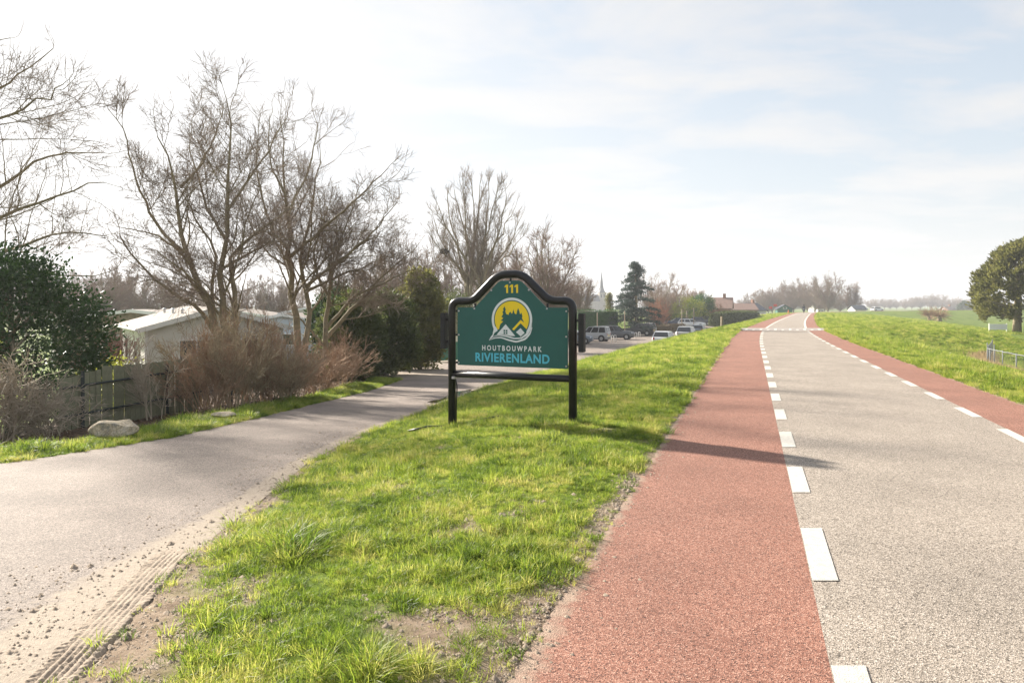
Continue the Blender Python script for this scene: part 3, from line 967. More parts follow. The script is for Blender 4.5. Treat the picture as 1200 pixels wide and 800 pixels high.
def tree_obj(name, levels, loc, split, sides, mats, label, cat, group=None, rz=0.0):
    """trunk and limbs, then the finer crown"""
    root = empty(name, loc, rz, label=label, cat=cat, group=group)
    V, Q = join([tubes(P, R, s) for (P, R), s in zip(levels[:split], sides[:split])])
    link('trunk', np_mesh('trunk', V, Q, True), mats[0], root)
    V, Q = join([tubes(P, R, s) for (P, R), s in zip(levels[split:], sides[split:])])
    link('crown', np_mesh('crown', V, Q, True), mats[1], root)
    return root

def stems_px(base, Y, lists, r0, depth, seed):
    """limbs given in photo pixels, spread in depth round the trunk; in metres from the base"""
    r = np.random.default_rng(seed)
    out = []
    for pts, ra, rb in lists:
        n = len(pts)
        dz = r.normal(0, depth)
        q = []
        for i, (px, py) in enumerate(pts):
            p = at(px, py, Y + dz * (i / (n - 1)) ** 1.2)
            q.append(p - base)
        out.append((np.array(q), ra, rb))
    return out

SP_NEAR = [dict(m=9, t0=.2, t1=.97, lf=.40, ang=42, K=10, wander=.10, up=.05, rr=.42, rmin=.009),
           dict(m=5, t0=.12, t1=.98, lf=.52, ang=42, K=8, wander=.12, up=.04, rr=.5, rmin=.0062),
           dict(m=4, t0=.1, t1=1.0, lf=.60, ang=42, K=4, wander=.14, up=.04, rr=.6, rmin=.0056, lmin=.25),
           dict(m=2, t0=.15, t1=1.0, lf=.62, ang=40, K=3, wander=.16, up=.03, rr=.7, rmin=.0050, lmin=.18)]

# --- the tree with several stems behind the brown shrubs
b1 = atg(262, 19.5)
L1 = [([(262, 448), (255, 380), (241, 336), (222, 296), (211, 262), (212, 227), (211, 190), (200, 160), (183, 128)], .15, .018),
      ([(262, 445), (264, 390), (260, 336), (260, 299), (264, 265), (267, 220), (267, 164), (272, 115), (266, 84)], .13, .015),
      ([(266, 445), (274, 390), (276, 340), (268, 302), (275, 272), (305, 250), (335, 231), (352, 196)], .12, .016),
      ([(216, 280), (185, 250), (172, 220), (162, 197), (155, 167), (147, 126), (128, 92)], .055, .012),
      ([(211, 195), (234, 171), (249, 137), (258, 108), (262, 88)], .05, .01),
      ([(256, 390), (246, 330), (254, 300), (250, 268), (228, 235), (216, 205), (196, 178)], .07, .012),
      ([(222, 296), (205, 272), (185, 258), (160, 250), (138, 247)], .05, .012),
      ([(256, 392), (230, 350), (205, 334), (177, 310), (151, 280), (140, 257)], .075, .02),
      ([(267, 225), (285, 195), (305, 165), (322, 130), (336, 100), (341, 84)], .05, .009),
      ([(264, 262), (242, 225), (232, 185), (222, 140), (226, 95)], .05, .009),
      ([(262, 300), (290, 282), (315, 268), (345, 262)], .05, .012)]
lv = tree_meshes(11, stems_px(b1, 19.5, [([(u_, 440 - (440 - v_) * .90 if v_ < 440 else v_) for u_, v_ in p_], a_ * 1.15, c_) for p_, a_, c_ in L1], .2, 1.15, 5), SP_NEAR)
tree_obj('bare_tree', lv, b1, 2, [9, 6, 5, 3, 3], [M['bark'], M['twig']], 'broad bare tree with several leaning stems rising beside the white chalet', 'tree')

# --- its neighbour to the right
b2 = atg(350, 22.0)
L2 = [([(352, 440), (347, 380), (342, 336), (339, 284), (335, 209), (332, 160), (331, 120)], .15, .014),
      ([(352, 430), (362, 385), (357, 330), (350, 290), (362, 240), (372, 190), (378, 150)], .12, .012),
      ([(340, 290), (372, 262), (398, 235), (428, 205), (455, 180)], .07, .012),
      ([(356, 330), (385, 305), (415, 280), (445, 250), (465, 222)], .07, .012),
      ([(337, 240), (352, 205), (366, 165), (372, 130), (368, 105)], .05, .01),
      ([(339, 284), (318, 255), (305, 215), (300, 165), (304, 120)], .06, .01),
      ([(336, 215), (318, 180), (314, 140), (320, 98)], .045, .009),
      ([(357, 335), (395, 315), (435, 300), (468, 285)], .06, .01)]
lv = tree_meshes(12, stems_px(b2, 22.0, [([(u_, 440 - (440 - v_) * .93 if v_ < 440 else v_) for u_, v_ in p_], a_ * 1.12, c_) for p_, a_, c_ in L2], .2, 1.2, 6), SP_NEAR)
tree_obj('bare_tree', lv, b2, 2, [9, 6, 5, 3, 3], [M['bark'], M['twig']], 'tall bare tree with two mossy stems between brown shrubs and dark conifers', 'tree')

# --- the low spreading tree in front of the conifers
b3 = atg(385, 22.6)
L3 = [([(382, 420), (380, 385), (384, 345), (392, 310), (398, 280), (410, 250), (420, 225)], .11, .012),
      ([(380, 400), (396, 378), (425, 350), (450, 320), (478, 300), (492, 285)], .09, .012),
      ([(382, 385), (402, 360), (430, 338), (452, 332), (476, 318), (500, 312)], .075, .012),
      ([(384, 345), (370, 320), (368, 290), (380, 262), (384, 240)], .06, .01),
      ([(392, 312), (418, 290), (440, 270), (455, 245)], .05, .01),
      ([(379, 405), (362, 385), (352, 372), (336, 368)], .06, .012)]
lv = tree_meshes(13, stems_px(b3, 22.6, [(p_, a_ * 1.12, c_) for p_, a_, c_ in L3], .2, .9, 7), SP_NEAR)
tree_obj('bare_tree', lv, b3, 2, [8, 6, 4, 3, 3], [M['bark'], M['twig']], 'low spreading bare tree with arching branches in front of dark conifers', 'tree')

# --- the tree whose branches reach in from beyond the left margin
b0 = atg(-120, 20.0)
L0 = [([(-120, 500), (-118, 420), (-112, 340), (-100, 250), (-90, 160), (-80, 60)], .2, .03),
      ([(-114, 360), (-70, 325), (-10, 300), (40, 285), (85, 270), (118, 275)], .085, .012),
      ([(-112, 330), (-60, 290), (0, 252), (45, 238), (85, 222), (120, 212)], .085, .012),
      ([(-108, 300), (-60, 250), (0, 218), (40, 190), (75, 178), (118, 180)], .08, .012),
      ([(-100, 250), (-60, 185), (-15, 150), (30, 125), (60, 110), (75, 96)], .07, .01),
      ([(-95, 200), (-50, 130), (0, 100), (35, 82), (62, 58)], .065, .01),
      ([(-112, 345), (-55, 345), (0, 330), (50, 318), (100, 330), (128, 318)], .07, .01),
      ([(-90, 160), (-55, 90), (-20, 50), (10, 45)], .06, .01)]
lv = tree_meshes(14, stems_px(b0, 20, [(p_, a_ * 1.35, c_ * 1.3) for p_, a_, c_ in L0], .2, 1.3, 8), SP_NEAR)
tree_obj('bare_tree', lv, b0, 2, [9, 6, 5, 3, 3], [M['bark'], M['twig']], 'bare tree reaching thin branches sideways above the glossy evergreen bush', 'tree')

# --- generic bare trees for the middle and far distance (height about 10)
def generic(seed, h=10.0, nst=5, spread=.33, r0=.2, rm=.03, spec=None, kink=.05):
    r = np.random.default_rng(seed)
    st = []
    for i in range(nst):
        a = 6.283 * i / nst + r.normal(0, .4)
        sp = spread * h * r.uniform(.5, 1.1) * (0 if i == 0 else 1)
        hh = h * (1 - .22 * (sp / (spread * h + 1e-6)) ** 2) * r.uniform(.85, 1.0)
        f = .16 + .18 * r.random()
        pts = [(0, 0, 0), (0, 0, f * h * .7)] if True else []
        for t in (.35, .6, .8, 1.0):
            rr_ = sp * t ** .8
            pts.append((rr_ * math.cos(a) + r.normal(0, kink) * h * .3, rr_ * math.sin(a) + r.normal(0, kink) * h * .3, f * h * .7 + (hh - f * h * .7) * t))
        st.append((np.array(pts, float), r0 * r.uniform(.6, 1), rm))
    return tree_meshes(seed, st, spec)
SP_MID = [dict(m=12, t0=.2, t1=.98, lf=.30, ang=26, K=8, wander=.06, up=.08, rr=.42, rmin=.022),
          dict(m=6, t0=.12, t1=1.0, lf=.46, ang=30, K=6, wander=.09, up=.07, rr=.55, rmin=.014, lmin=.5),
          dict(m=4, t0=.08, t1=1.0, lf=.55, ang=32, K=4, wander=.12, up=.05, rr=.7, rmin=.010, lmin=.4)]
SP_FAR = [dict(m=12, t0=.15, t1=.98, lf=.34, ang=34, K=6, wander=.09, up=.07, rr=.42, rmin=.026),
          dict(m=7, t0=.08, t1=1.0, lf=.50, ang=36, K=5, wander=.11, up=.05, rr=.55, rmin=.018, lmin=.5),
          dict(m=5, t0=.06, t1=1.0, lf=.55, ang=36, K=3, wander=.13, up=.05, rr=.7, rmin=.013, lmin=.5)]
# the fan-shaped tree beyond the sign
bf = atg(556, 60)
LF = []
for i, (tx_, ty_) in enumerate([(503, 274), (507, 256), (514, 240), (523, 229), (533, 222), (544, 218), (553, 215), (562, 216), (572, 218), (583, 222), (593, 230), (602, 243), (608, 258), (611, 278)]):
    bx_ = 549 if i % 2 else 564
    mx_ = bx_ + (tx_ - bx_) * .42
    LF.append(([(bx_, 372), (bx_ + (tx_ - bx_) * .06, 335 - 6 * (i % 3)), (mx_, 335 + (ty_ - 335) * .38), (bx_ + (tx_ - bx_) * .78, 335 + (ty_ - 335) * .68), (tx_, ty_)], .21, .03))
lvf = tree_meshes(31, stems_px(bf, 60, LF, .3, 1.9, 9), SP_MID)
fan = tree_obj('bare_tree', lvf, bf, 2, [8, 6, 4, 3], [M['bark'], M['twig']], 'tall fan shaped bare tree carrying a dark nest, beyond the green park sign', 'tree')
nb = MB()
rn = np.random.default_rng(4)
for _ in range(70):
    p = rn.normal(0, .18, 3) * (1, 1, .7); q = p + norm(rn.normal(0, 1, 3) * (1, 1, .35)) * .35
    nb.tube([p, (p + q) / 2 + (0, 0, .03), q], .022, 4)
pn = lvf[0][0][0][10]
nb.build('bird_nest', M['nest'], None, loc=(bf[0] + pn[0], bf[1] + pn[1], bf[2] + pn[2] + .15), label='dark twig bird nest high in the fan shaped bare tree', cat='nest')

PROTO = [generic(40 + i, 10.0, n_, s_, .17, .035, SP_FAR, .035) for i, (n_, s_) in enumerate([(10, .36), (9, .42), (11, .32)])]
PROTO.append(generic(50, 10.0, 6, .07, .2, .04, SP_FAR, .02))       # poplar habit
_pm = []
for i, lv in enumerate(PROTO):
    V, Q = join([tubes(*lv[0], 6), tubes(*lv[1], 4)])
    a = np_mesh('trunk', V, Q, True); a.materials.append(M['bark'])
    V, Q = join([tubes(*lv[2], 3), tubes(*lv[3], 3)])
    b = np_mesh('crown', V, Q, True); b.materials.append(M['twig2'])
    _pm.append((a, b))
def far_tree(x, y, h, kind, rz, label, group, wide=1.0):
    root = empty('bare_tree', (x, y, gz(x, y) - .05), rz, label=label, cat='tree', group=group)
    s = h / 10.0
    root.scale = (s * wide, s * wide, s)
    for nm, me in zip(('trunk', 'crown'), _pm[kind]):
        link(nm, me, None, root)
    return root
def far_px(px, top, Y, kind, label, group, wide=1.0, rz=None):
    x = (px - 600) / F * Y
    h = EYE + (H0 - top) / F * Y - gz(x, Y)
    return far_tree(x, Y, h, kind, rng.random() * 6.28 if rz is None else rz, label, group, wide)

far_px(640, 268, 70, 1, 'rounded bare tree beside the fan shaped tree, behind the sign', None, 1.1)
far_px(605, 292, 78, 0, 'smaller bare tree half hidden behind the fan shaped tree', None, 1.1)
far_px(678, 318, 105, 2, 'slim grey bare tree standing between the sign and the church spire', None, .8)
for px, top, Y, kd, lb in ((575, 300, 90, 2, 'low bare tree seen between the two trunks of the fan shaped tree'), (530, 296, 82, 1, 'bare tree standing between the olive conifer and the fan shaped tree'),
                           (482, 285, 75, 0, 'bare tree rising directly above the olive conifer beside the gate'), (660, 318, 120, 0, 'bare tree above the right shoulder of the sign frame, behind the hedge')):
    far_px(px, top, Y, kd, lb, None, 1.1)
for px, top, Y, kd, lb in ((768, 318, 130, 1, 'tallest bare tree right beside the blue green cedar'), (790, 330, 140, 0, 'bare tree behind the navy estate car and its dark hedge'), (806, 335, 150, 2, 'bare tree rising behind the olive yellow loose shrub'),
                           (820, 340, 150, 1, 'bare tree rising behind the rounded dark evergreen bush'), (775, 338, 118, 0, 'low bare tree behind the copper coloured shrub')):
    far_px(px, top, Y, kd, lb, None, 1.1)
for px, top, Y, kd in ((30, 305, 85, 1), (85, 318, 95, 0), (120, 312, 78, 2), (150, 305, 90, 1), (182, 318, 80, 0), (210, 322, 100, 2), (245, 325, 110, 1), (290, 328, 100, 0), (320, 318, 95, 2), (355, 330, 115, 1),
                       (60, 322, 120, 2), (135, 325, 125, 0), (400, 318, 95, 0), (440, 322, 105, 1), (460, 300, 85, 2)):
    far_px(px, top, Y, kd, 'hazy bare tree in the belt behind the chalet roofs', 'bare trees behind the chalets', 1.25)
for px, top, Y, kd, w in ((866, 350, 330, 0, 1.5), (880, 343, 320, 1, 1.5), (893, 338, 310, 0, 1.4), (905, 336, 300, 2, 1.5), (917, 335, 300, 1, 1.3), (930, 330, 290, 0, 1.3), (942, 328, 285, 2, 1.4), (955, 323, 270, 1, 1.1),
                       (970, 322, 250, 0, 1.15), (985, 340, 320, 2, 1.5), (948, 338, 300, 0, 1.5), (922, 343, 290, 1, 1.6), (900, 344, 300, 0, 1.6), (965, 342, 310, 1, 1.4)):
    far_px(px, top, Y, kd, 'hazy bare tree in the clump where the road bends away', 'bare trees at the road bend', w)
for px, top in ((995, 333), (1003, 331)):
    far_px(px, top, 270, 3, 'narrow upright poplar at the end of the bare tree clump', 'pair of upright poplars', 1.0)
for i in range(16):
    px = 1018 + i * 8.2 + rng.normal(0, 2); far_px(px, 352 - 4 * rng.random() - (4 if 1070 < px < 1105 else 0), 620 + 60 * rng.random(), i % 3, 'faint distant bare tree on the horizon beyond the meadow', 'distant trees beyond the meadow', 1.9)

# --- brown shrubs: many thin stems
def shrub(name, x, y, h, rad, seed, material, label, stems=26, group=None, spec=None, rmin=.0058):
    r = np.random.default_rng(seed)
    st = []
    for i in range(stems):
        a = r.random() * 6.283; d0 = .3 * rad * math.sqrt(r.random()); d1 = rad * math.sqrt(r.random()) * 1.05
        hh = h * (1 - .35 * (d1 / rad) ** 2) * r.uniform(.7, 1.08)
        c, s = math.cos(a), math.sin(a)
        st.append((np.array([(d0 * c, d0 * s, -.03), ((d0 + .35 * (d1 - d0)) * c, (d0 + .35 * (d1 - d0)) * s, hh * .42), ((d0 + .75 * (d1 - d0)) * c, (d0 + .75 * (d1 - d0)) * s, hh * .78), (d1 * c, d1 * s, hh)]), .016 * r.uniform(.6, 1.3), .004))
    sp = spec or [dict(m=6, t0=.08, t1=.98, lf=.42, ang=32, K=5, wander=.10, up=.07, rr=.6, rmin=rmin * 1.3),
                  dict(m=3, t0=.1, t1=1.0, lf=.55, ang=36, K=4, wander=.12, up=.06, rr=.7, rmin=rmin, lmin=.2),
                  dict(m=2, t0=.1, t1=1.0, lf=.55, ang=38, K=3, wander=.16, up=.05, rr=.8, rmin=rmin * .85, lmin=.14)]
    lv = tree_meshes(seed, st, sp, 7)
    root = empty(name, g3(x, y), 0, label=label, cat='shrub', group=group)
    V, Q = join([tubes(*lv[0], 5), tubes(*lv[1], 3)])
    link('stem', np_mesh('stem', V, Q, True), material, root)
    V, Q = join([tubes(*l_, 3) for l_ in lv[2:]])
    link('twigs', np_mesh('twigs', V, Q, True), material, root, kind='stuff')
    return root
SP_PALE = [dict(m=5, t0=.15, t1=.98, lf=.5, ang=48, K=7, wander=.15, up=.0, rr=.6, rmin=.009),
           dict(m=4, t0=.1, t1=1.0, lf=.5, ang=45, K=5, wander=.18, up=-.01, rr=.7, rmin=.007, lmin=.2),
           dict(m=2, t0=.1, t1=1.0, lf=.55, ang=45, K=4, wander=.2, up=.0, rr=.8, rmin=.0055, lmin=.14)]
def shrub_px(px, Y, top, rad, seed, material, label, **kw):
    x = (px - 600) / F * Y
    h = EYE + (H0 - top) / F * Y - gz(x, Y)
    return shrub('bare_shrub', x, Y, h, rad, seed, material, label, **kw)
gs = 'brown shrubs along the path'
M['tan_twig'] = mat('tan_twig', (0.40, 0.315, 0.20), 0.85, 0.5, 5)
src = {}
for i, (px, Y, top, rad) in enumerate([(240, 14.6, 398, .95), (275, 15.2, 378, 1.1), (318, 16.2, 388, 1.1), (352, 17.6, 398, 1.0), (252, 16.4, 382, 1.1), (300, 17.3, 372, 1.1), (335, 15.9, 408, .8), (375, 19.6, 408, 1.0), (398, 21.5, 398, 1.0)]):
    tan_ = i in (1, 4, 6)
    lb = 'tan leafless shrub in the middle of the thicket beside the path' if tan_ else 'dense reddish brown leafless shrub in the thicket beside the path'
    gp = 'tan shrubs along the path' if tan_ else gs
    x = (px - 600) / F * Y
    h = EYE + (H0 - top) / F * Y - gz(x, Y)
    key = (tan_, i % 2)
    if key not in src:
        o = src[key] = shrub('bare_shrub', x, Y, 1.8, 1.05, 60 + i, M['tan_twig'] if tan_ else M['shrub'], lb, group=gp, stems=22)
    else:
        o = copy_tree(src[key])
        o.location = g3(x, Y)
        o.rotation_euler = (0, 0, 1.3 * i)
    o.scale = (rad / 1.05, rad / 1.05, h / 1.8)
shrub_px(182, 13.6, 408, .75, 81, M['pale_twig'], 'thin leafless shrub with pale slender stems beside the timber fence', stems=5)
shrub_px(-5, 10.8, 425, .95, 82, M['pale_twig'], 'pale leafless shrub with tangled twigs under the glossy evergreen bush', stems=16, spec=SP_PALE)
shrub_px(60, 11.4, 455, .7, 83, M['pale_twig'], 'sprawling leafless shrub with arching pale twigs at the timber fence end', stems=9, spec=SP_PALE)
for i, (px, Y, top, rad) in enumerate([(1089, 150, 366, 2.0), (1101, 146, 364, 2.3)]):
    x = (px - 600) / F * Y
    root = empty('pollard_willow', g3(x, Y), 0, label='stumpy pollard willow with a ball of thin twigs on the meadow', cat='tree', group='pair of pollard willows on the meadow')
    MB().tube([(0, 0, -.1), (.05, 0, .5), (0, .05, 1.0), (.03, 0, 1.25)], [.42, .36, .45, .3], 8).build('trunk', M['bark'], root, True)
    r = np.random.default_rng(i)
    d = norm(r.normal(0, 1, (170, 3)) * (1, 1, .7) + (0, 0, .45)); L = r.uniform(1.3, 2.6, 170)[:, None]
    p0 = np.array([0, 0, 1.1]) + d * .25
    Pp = np.stack([p0, p0 + d * L * .5 + (0, 0, .08), p0 + d * L], 1)
    V, Q = tubes(Pp, np.repeat(np.array([[.035, .028, .018]]), 170, 0), 3)
    link('crown', np_mesh('crown', V, Q, True), M['shrub'], root)

# --- evergreens
def leaf_cloud(r, C, sig, per, size, out=None, aspect=.5, up=0.0, tip=0.5):
    """leaf-sized folded faces scattered round clump centres C"""
    n = len(C) * per
    c = np.repeat(C, per, 0)
    s = np.repeat(sig, per, 0) if hasattr(sig, '__len__') else sig
    off = r.normal(0, 1, (n, 3)) * (s[:, None] if hasattr(s, '__len__') else s)
    p = c + off
    o = norm(out[np.repeat(np.arange(len(C)), per)] if out is not None else off)
    ax = norm(o * tip + r.normal(0, .55, (n, 3)) + np.array([0, 0, up]))
    sd = norm(np.cross(ax, r.normal(0, 1, (n, 3))))
    nr = np.cross(ax, sd)
    L = size * r.uniform(.6, 1.35, n)[:, None]
    w = L * aspect
    V = np.stack([p, p + ax * L * .5 + sd * w * .5 + nr * w * .12, p + ax * L, p + ax * L * .5 - sd * w * .5 + nr * w * .12], 1)
    return V.reshape(-1, 3), np.arange(4 * n).reshape(n, 4)

def blob_clumps(r, n, rad, zc, bottom=-.95, lump=.16, inner=.35):
    d = norm(r.normal(0, 1, (n, 3)))
    d[:, 2] = np.where(d[:, 2] < bottom, -d[:, 2], d[:, 2])
    f = 1 - inner * r.random(n) ** 2.2
    az = np.arctan2(d[:, 1], d[:, 0])
    f = f * (1 + lump * (vnoise(az * 1.4 + 9, d[:, 2] * 2.2, .6, int(r.integers(50))) - .5) * 2)
    return d * f[:, None] * np.array(rad) + np.array([0, 0, zc]), d

def evergreen(name, loc, rad, zc, n, per, sig, leaf, material, label, seed, aspect=.5, up=.2, lump=.18, trunk=.12, bottom=-.95, cone=0.0, cat='shrub', group=None, inner=.4):
    r = np.random.default_rng(seed)
    C, d = blob_clumps(r, n, rad, zc, bottom, lump, inner)
    if cone:
        top, bot = zc + rad[2], max(zc - rad[2], 0.05)
        t = r.random(n)
        ang = r.random(n) * 6.283
        rr_ = (1 - t) ** cone * (1 - .45 * r.random(n) ** 2) * (.8 + .45 * vnoise(ang * 1.3, t * 5, .7, seed))
        C = np.stack([np.cos(ang) * rr_ * rad[0], np.sin(ang) * rr_ * rad[1], bot + (top - bot) * t], -1)
        d = norm(np.stack([np.cos(ang), np.sin(ang), .35 + 0 * t], -1))
    C[:, 2] = np.maximum(C[:, 2], .08)
    root = empty(name, loc, 0, label=label, cat=cat, group=group)
    mb = MB()
    mb.tube([(0, 0, -.1), (.02, 0, zc * .6), (0, .02, zc + rad[2] * .6)], [trunk, trunk * .75, trunk * .25], 8)
    tr = np.random.default_rng(seed + 1)
    for j in tr.choice(len(C), min(26, len(C)), False):
        p = C[j]
        z0 = max(.1, min(p[2] * .7, zc + rad[2] * .5))
        mb.tube([(0, 0, z0), (p[0] * .5, p[1] * .5, (z0 + p[2]) / 2), tuple(p * .97)], [trunk * .3, trunk * .2, .008], 5)
    mb.build('trunk', M['bark'], root, True)
    V, Q = leaf_cloud(r, C, sig, per, leaf, d, aspect, up)
    V[:, 2] = np.maximum(V[:, 2], .01)
    link('crown', np_mesh('crown', V, Q), material, root)
    return root

hp = atg(12, 14.6)
evergreen('holly_bush', hp, (1.85, 1.7, 1.75), 2.05, 520, 46, .17, .10, M['holly'], 'large rounded glossy dark evergreen bush at the timber fence', 91, aspect=.5, lump=.14)
evergreen('holly_bush', atg(-70, 17), (1.3, 1.3, 1.5), 1.5, 300, 40, .17, .085, M['yshrub'], 'light green leafy bush beside the glossy dark evergreen bush', 92, aspect=.5)
# conifers left of the gate
evergreen('dark_conifer', atg(412, 25.5), (1.1, 1.1, 1.6), 1.5, 230, 60, .12, .17, M['conifer'], 'dark green conifer bush beside the brown shrubs', 93, aspect=.4, up=.5, cat='conifer')
evergreen('dark_conifer', atg(398, 28.5), (1.1, 1.1, 1.9), 1.8, 200, 55, .13, .18, M['holly'], 'tall blackish green conifer behind the low spreading bare tree', 97, aspect=.4, up=.5, cat='conifer')
evergreen('dark_conifer', atg(452, 28.5), (1.25, 1.2, 1.7), 1.6, 260, 60, .12, .18, M['conifer'], 'wide green conifer bush in the middle of the conifer row', 94, aspect=.4, up=.5, cat='conifer')
evergreen('dark_conifer', atg(492, 33), (1.15, 1.1, 2.3), 2.1, 290, 60, .13, .20, M['olive'], 'tall olive green conifer beside the green metal gate', 95, aspect=.4, up=.5, cat='conifer')
evergreen('dark_conifer', atg(468, 33), (1.1, 1.1, 1.85), 1.7, 200, 55, .13, .20, M['olive'], 'olive conifer squeezed behind the wide green conifer bush', 96, aspect=.4, up=.5, cat='conifer')
evergreen('dark_conifer', atg(535, 55), (2.2, 2.0, 2.4), 2.1, 330, 30, .25, .18, M['conifer'], 'dark conifer behind the green gate and the sign post', 98, aspect=.4, up=.5, cat='conifer')
# yellow bush glimpsed over the fence
evergreen('yellow_shrub', atg(128, 17.5), (.7, .6, .7), .75, 110, 30, .12, .07, M['yshrub'], 'bright yellow green bush glimpsed over the timber fence', 99, trunk=.03)
# russet bush in front of the chalet behind
shrub_px(122, 24, 385, 1.3, 85, mat('russet_twig', (0.20, 0.085, 0.06), .85, .4, 3), 'russet leafless bush between the evergreen bush and the white chalet', stems=34)
# little conifer right of the hedge
evergreen('slim_conifer', atg(714, 108), (.95, .95, 2.9), 2.9, 200, 26, .22, .22, M['olive'], 'slim golden green conifer between the clipped hedge and the cedar', 101, cone=.8, cat='conifer', aspect=.4, up=.5)
evergreen('round_evergreen', atg(822, 130), (2.5, 2.2, 2.6), 2.4, 280, 34, .32, .25, M['hedge'], 'rounded dark evergreen bush beside the brick house', 102, aspect=.5)
evergreen('olive_shrub', atg(806, 126), (3.2, 2.2, 2.3), 2.4, 220, 24, .35, .22, M['yshrub'], 'olive yellow loose shrub behind the parked white car', 103, aspect=.3)
shrub_px(841, 128, 360, 2.0, 86, mat('orange_twig', (0.33, 0.18, 0.09), .85, .3, 2), 'orange brown leafless bush before the brick house', stems=40, rmin=.02)
shrub_px(770, 108, 352, 2.2, 87, mat('copper_twig', (0.36, 0.16, 0.09), .85, .3, 2), 'copper coloured leafless shrub beside the cedar', stems=36, rmin=.018)

# the cedar
def cedar():
    loc = atg(745, 95)
    root = empty('cedar_tree', loc, 0, label='large blue green cedar with layered boughs behind the black car', cat='tree')
    h = EYE + (H0 - 306) / F * 95 - loc[2]
    MB().tube([(0, 0, -.1), (.1, 0, h * .35), (-.05, .05, h * .7), (.1, 0, h)], [.3, .22, .12, .03], 9).build('trunk', M['bark'], root, True)
    r = np.random.default_rng(5)
    Cs, Ds, mb = [], [], MB()
    for i in range(64):
        t = .10 + .88 * (i + r.random()) / 64
        a = r.random() * 6.283
        L = 3.6 * (1 - t) ** .8 * r.uniform(.7, 1.25) + .25
        d = np.array([math.cos(a), math.sin(a), 0])
        n = int(7 + L * 4)
        s = np.linspace(0.12, 1, n)
        p = d * (L * s)[:, None] + np.array([0, 0, 1]) * (h * t + L * (.22 * s - .30 * s ** 2))[:, None]
        mb.tube([(0, 0, h * t), tuple(p[n // 2]), tuple(p[-1])], [.06, .035, .012], 5)
        w = .12 + .30 * s * (1 - .35 * s)
        sd = np.array([-d[1], d[0], 0])
        for k in range(3):
            q = p + sd * (r.normal(0, 1, n) * w)[:, None] * 1.5
            Cs.append(q); Ds.append(np.repeat((d + (0, 0, .1))[None], n, 0))
    mb.build('boughs', M['bark'], root, True)
    C = np.vstack(Cs); D = np.vstack(Ds)
    V, Q = leaf_cloud(r, C, .11, 9, .26, D, .28, .1, .7)
    link('crown', np_mesh('crown', V, Q), M['cedar'], root)
cedar()

# the broad cypress on the meadow edge
def cypress():
    Y = 75
    loc = atg(1198, Y)
    root = empty('cypress_tree', loc, 0, label='broad olive green conifer with three bare trunks at the meadow edge', cat='tree')
    h = EYE + (H0 - 284) / F * Y - loc[2]
    for dx, dy, r0 in ((-.75, 0, .34), (.05, .5, .24), (.45, -.1, .30)):
        MB().tube([(dx, dy, -.1), (dx * .95, dy, 1.2), (dx * .8, dy, h * .45), (dx * .5, dy, h * .8)], [r0, r0 * .85, r0 * .55, .05], 9).build('trunk', M['bark'], root, True)
    r = np.random.default_rng(6)
    n = 620
    t = r.random(n) ** .85
    a = r.random(n) * 6.283
    prof = np.interp(t, [0, .08, .25, .5, .75, .92, 1], [.62, .85, 1.0, .92, .68, .36, .1])
    f = prof * (1 - .5 * r.random(n) ** 2.5) * (.70 + .6 * vnoise(a * 1.9, t * 9, .8, 3))
    C = np.stack([np.cos(a) * f * 4.6, np.sin(a) * f * 4.4, 1.55 + (h - 1.75) * t], -1)
    D = norm(np.stack([np.cos(a), np.sin(a), .25 + .6 * t], -1))
    mb = MB()
    for j in r.choice(n, 60, False):
        p = C[j]
        mb.tube([(p[0] * .08, p[1] * .08, max(1.3, p[2] * .75)), (p[0] * .55, p[1] * .55, p[2] * .9), tuple(p)], [.09, .05, .02], 5)
    mb.build('limbs', M['bark'], root, True)
    V, Q = leaf_cloud(r, C, .19, 46, .42, D, .36, .35, 1.1)
    link('crown', np_mesh('crown', V, Q), M['olive'], root)
cypress()

# clipped hedges
def hedge(name, x0_, y0_, x1_, y1_, h, w, material, label, seed, leaf=.12, dens=90, round_=.0):
    r = np.random.default_rng(seed)
    L = math.hypot(x1_ - x0_, y1_ - y0_); rz = math.atan2(y1_ - y0_, x1_ - x0_)
    zb = min(gz(x0_, y0_), gz(x1_, y1_))
    root = empty(name, ((x0_ + x1_) / 2, (y0_ + y1_) / 2, zb), rz, label=label, cat='hedge')
    area = L * h * 2 + L * w + 2 * w * h
    n = int(area * dens)
    u = r.random(n)
    k = r.choice(5, n, p=np.array([L * h, L * h, L * w, w * h, w * h]) / area)
    x = (r.random(n) - .5) * L; yv = (r.random(n) - .5) * w; z = r.random(n) * h
    yv = np.where(k == 0, -w / 2, np.where(k == 1, w / 2, yv)); z = np.where(k == 2, h, z)
    x = np.where(k == 3, -L / 2, np.where(k == 4, L / 2, x))
    hh = 1 + .08 * (vnoise(x, yv, 1.1, seed) - .5) - round_ * (2 * x / L) ** 4 * .5
    C = np.stack([x, yv * (1 - round_ * .5 * (z / h) ** 2), z * hh], -1)
    D = np.stack([(k == 4) * 1. - (k == 3), (k == 1) * 1. - (k == 0), (k == 2) + .15], -1)
    V, Q = leaf_cloud(r, C, .05, 1, leaf, norm(D), .6, .1, .6)
    V[:, 2] = np.maximum(V[:, 2], .0)
    link('foliage', np_mesh('foliage', V, Q), material, root)
    mb = MB()
    for i in range(int(L / .8)):
        px = -L / 2 + .4 + i * .8
        mb.tube([(px, 0, -.1), (px + .03, .02, h * .5), (px, 0, h * .85)], [.05, .04, .02], 6)
        mb.box((px, 0, h * .5), (.84, w * .72, h * .9))
    mb.build('stems', material, root)
a, b = at(676, 0, 93), at(727, 0, 96)
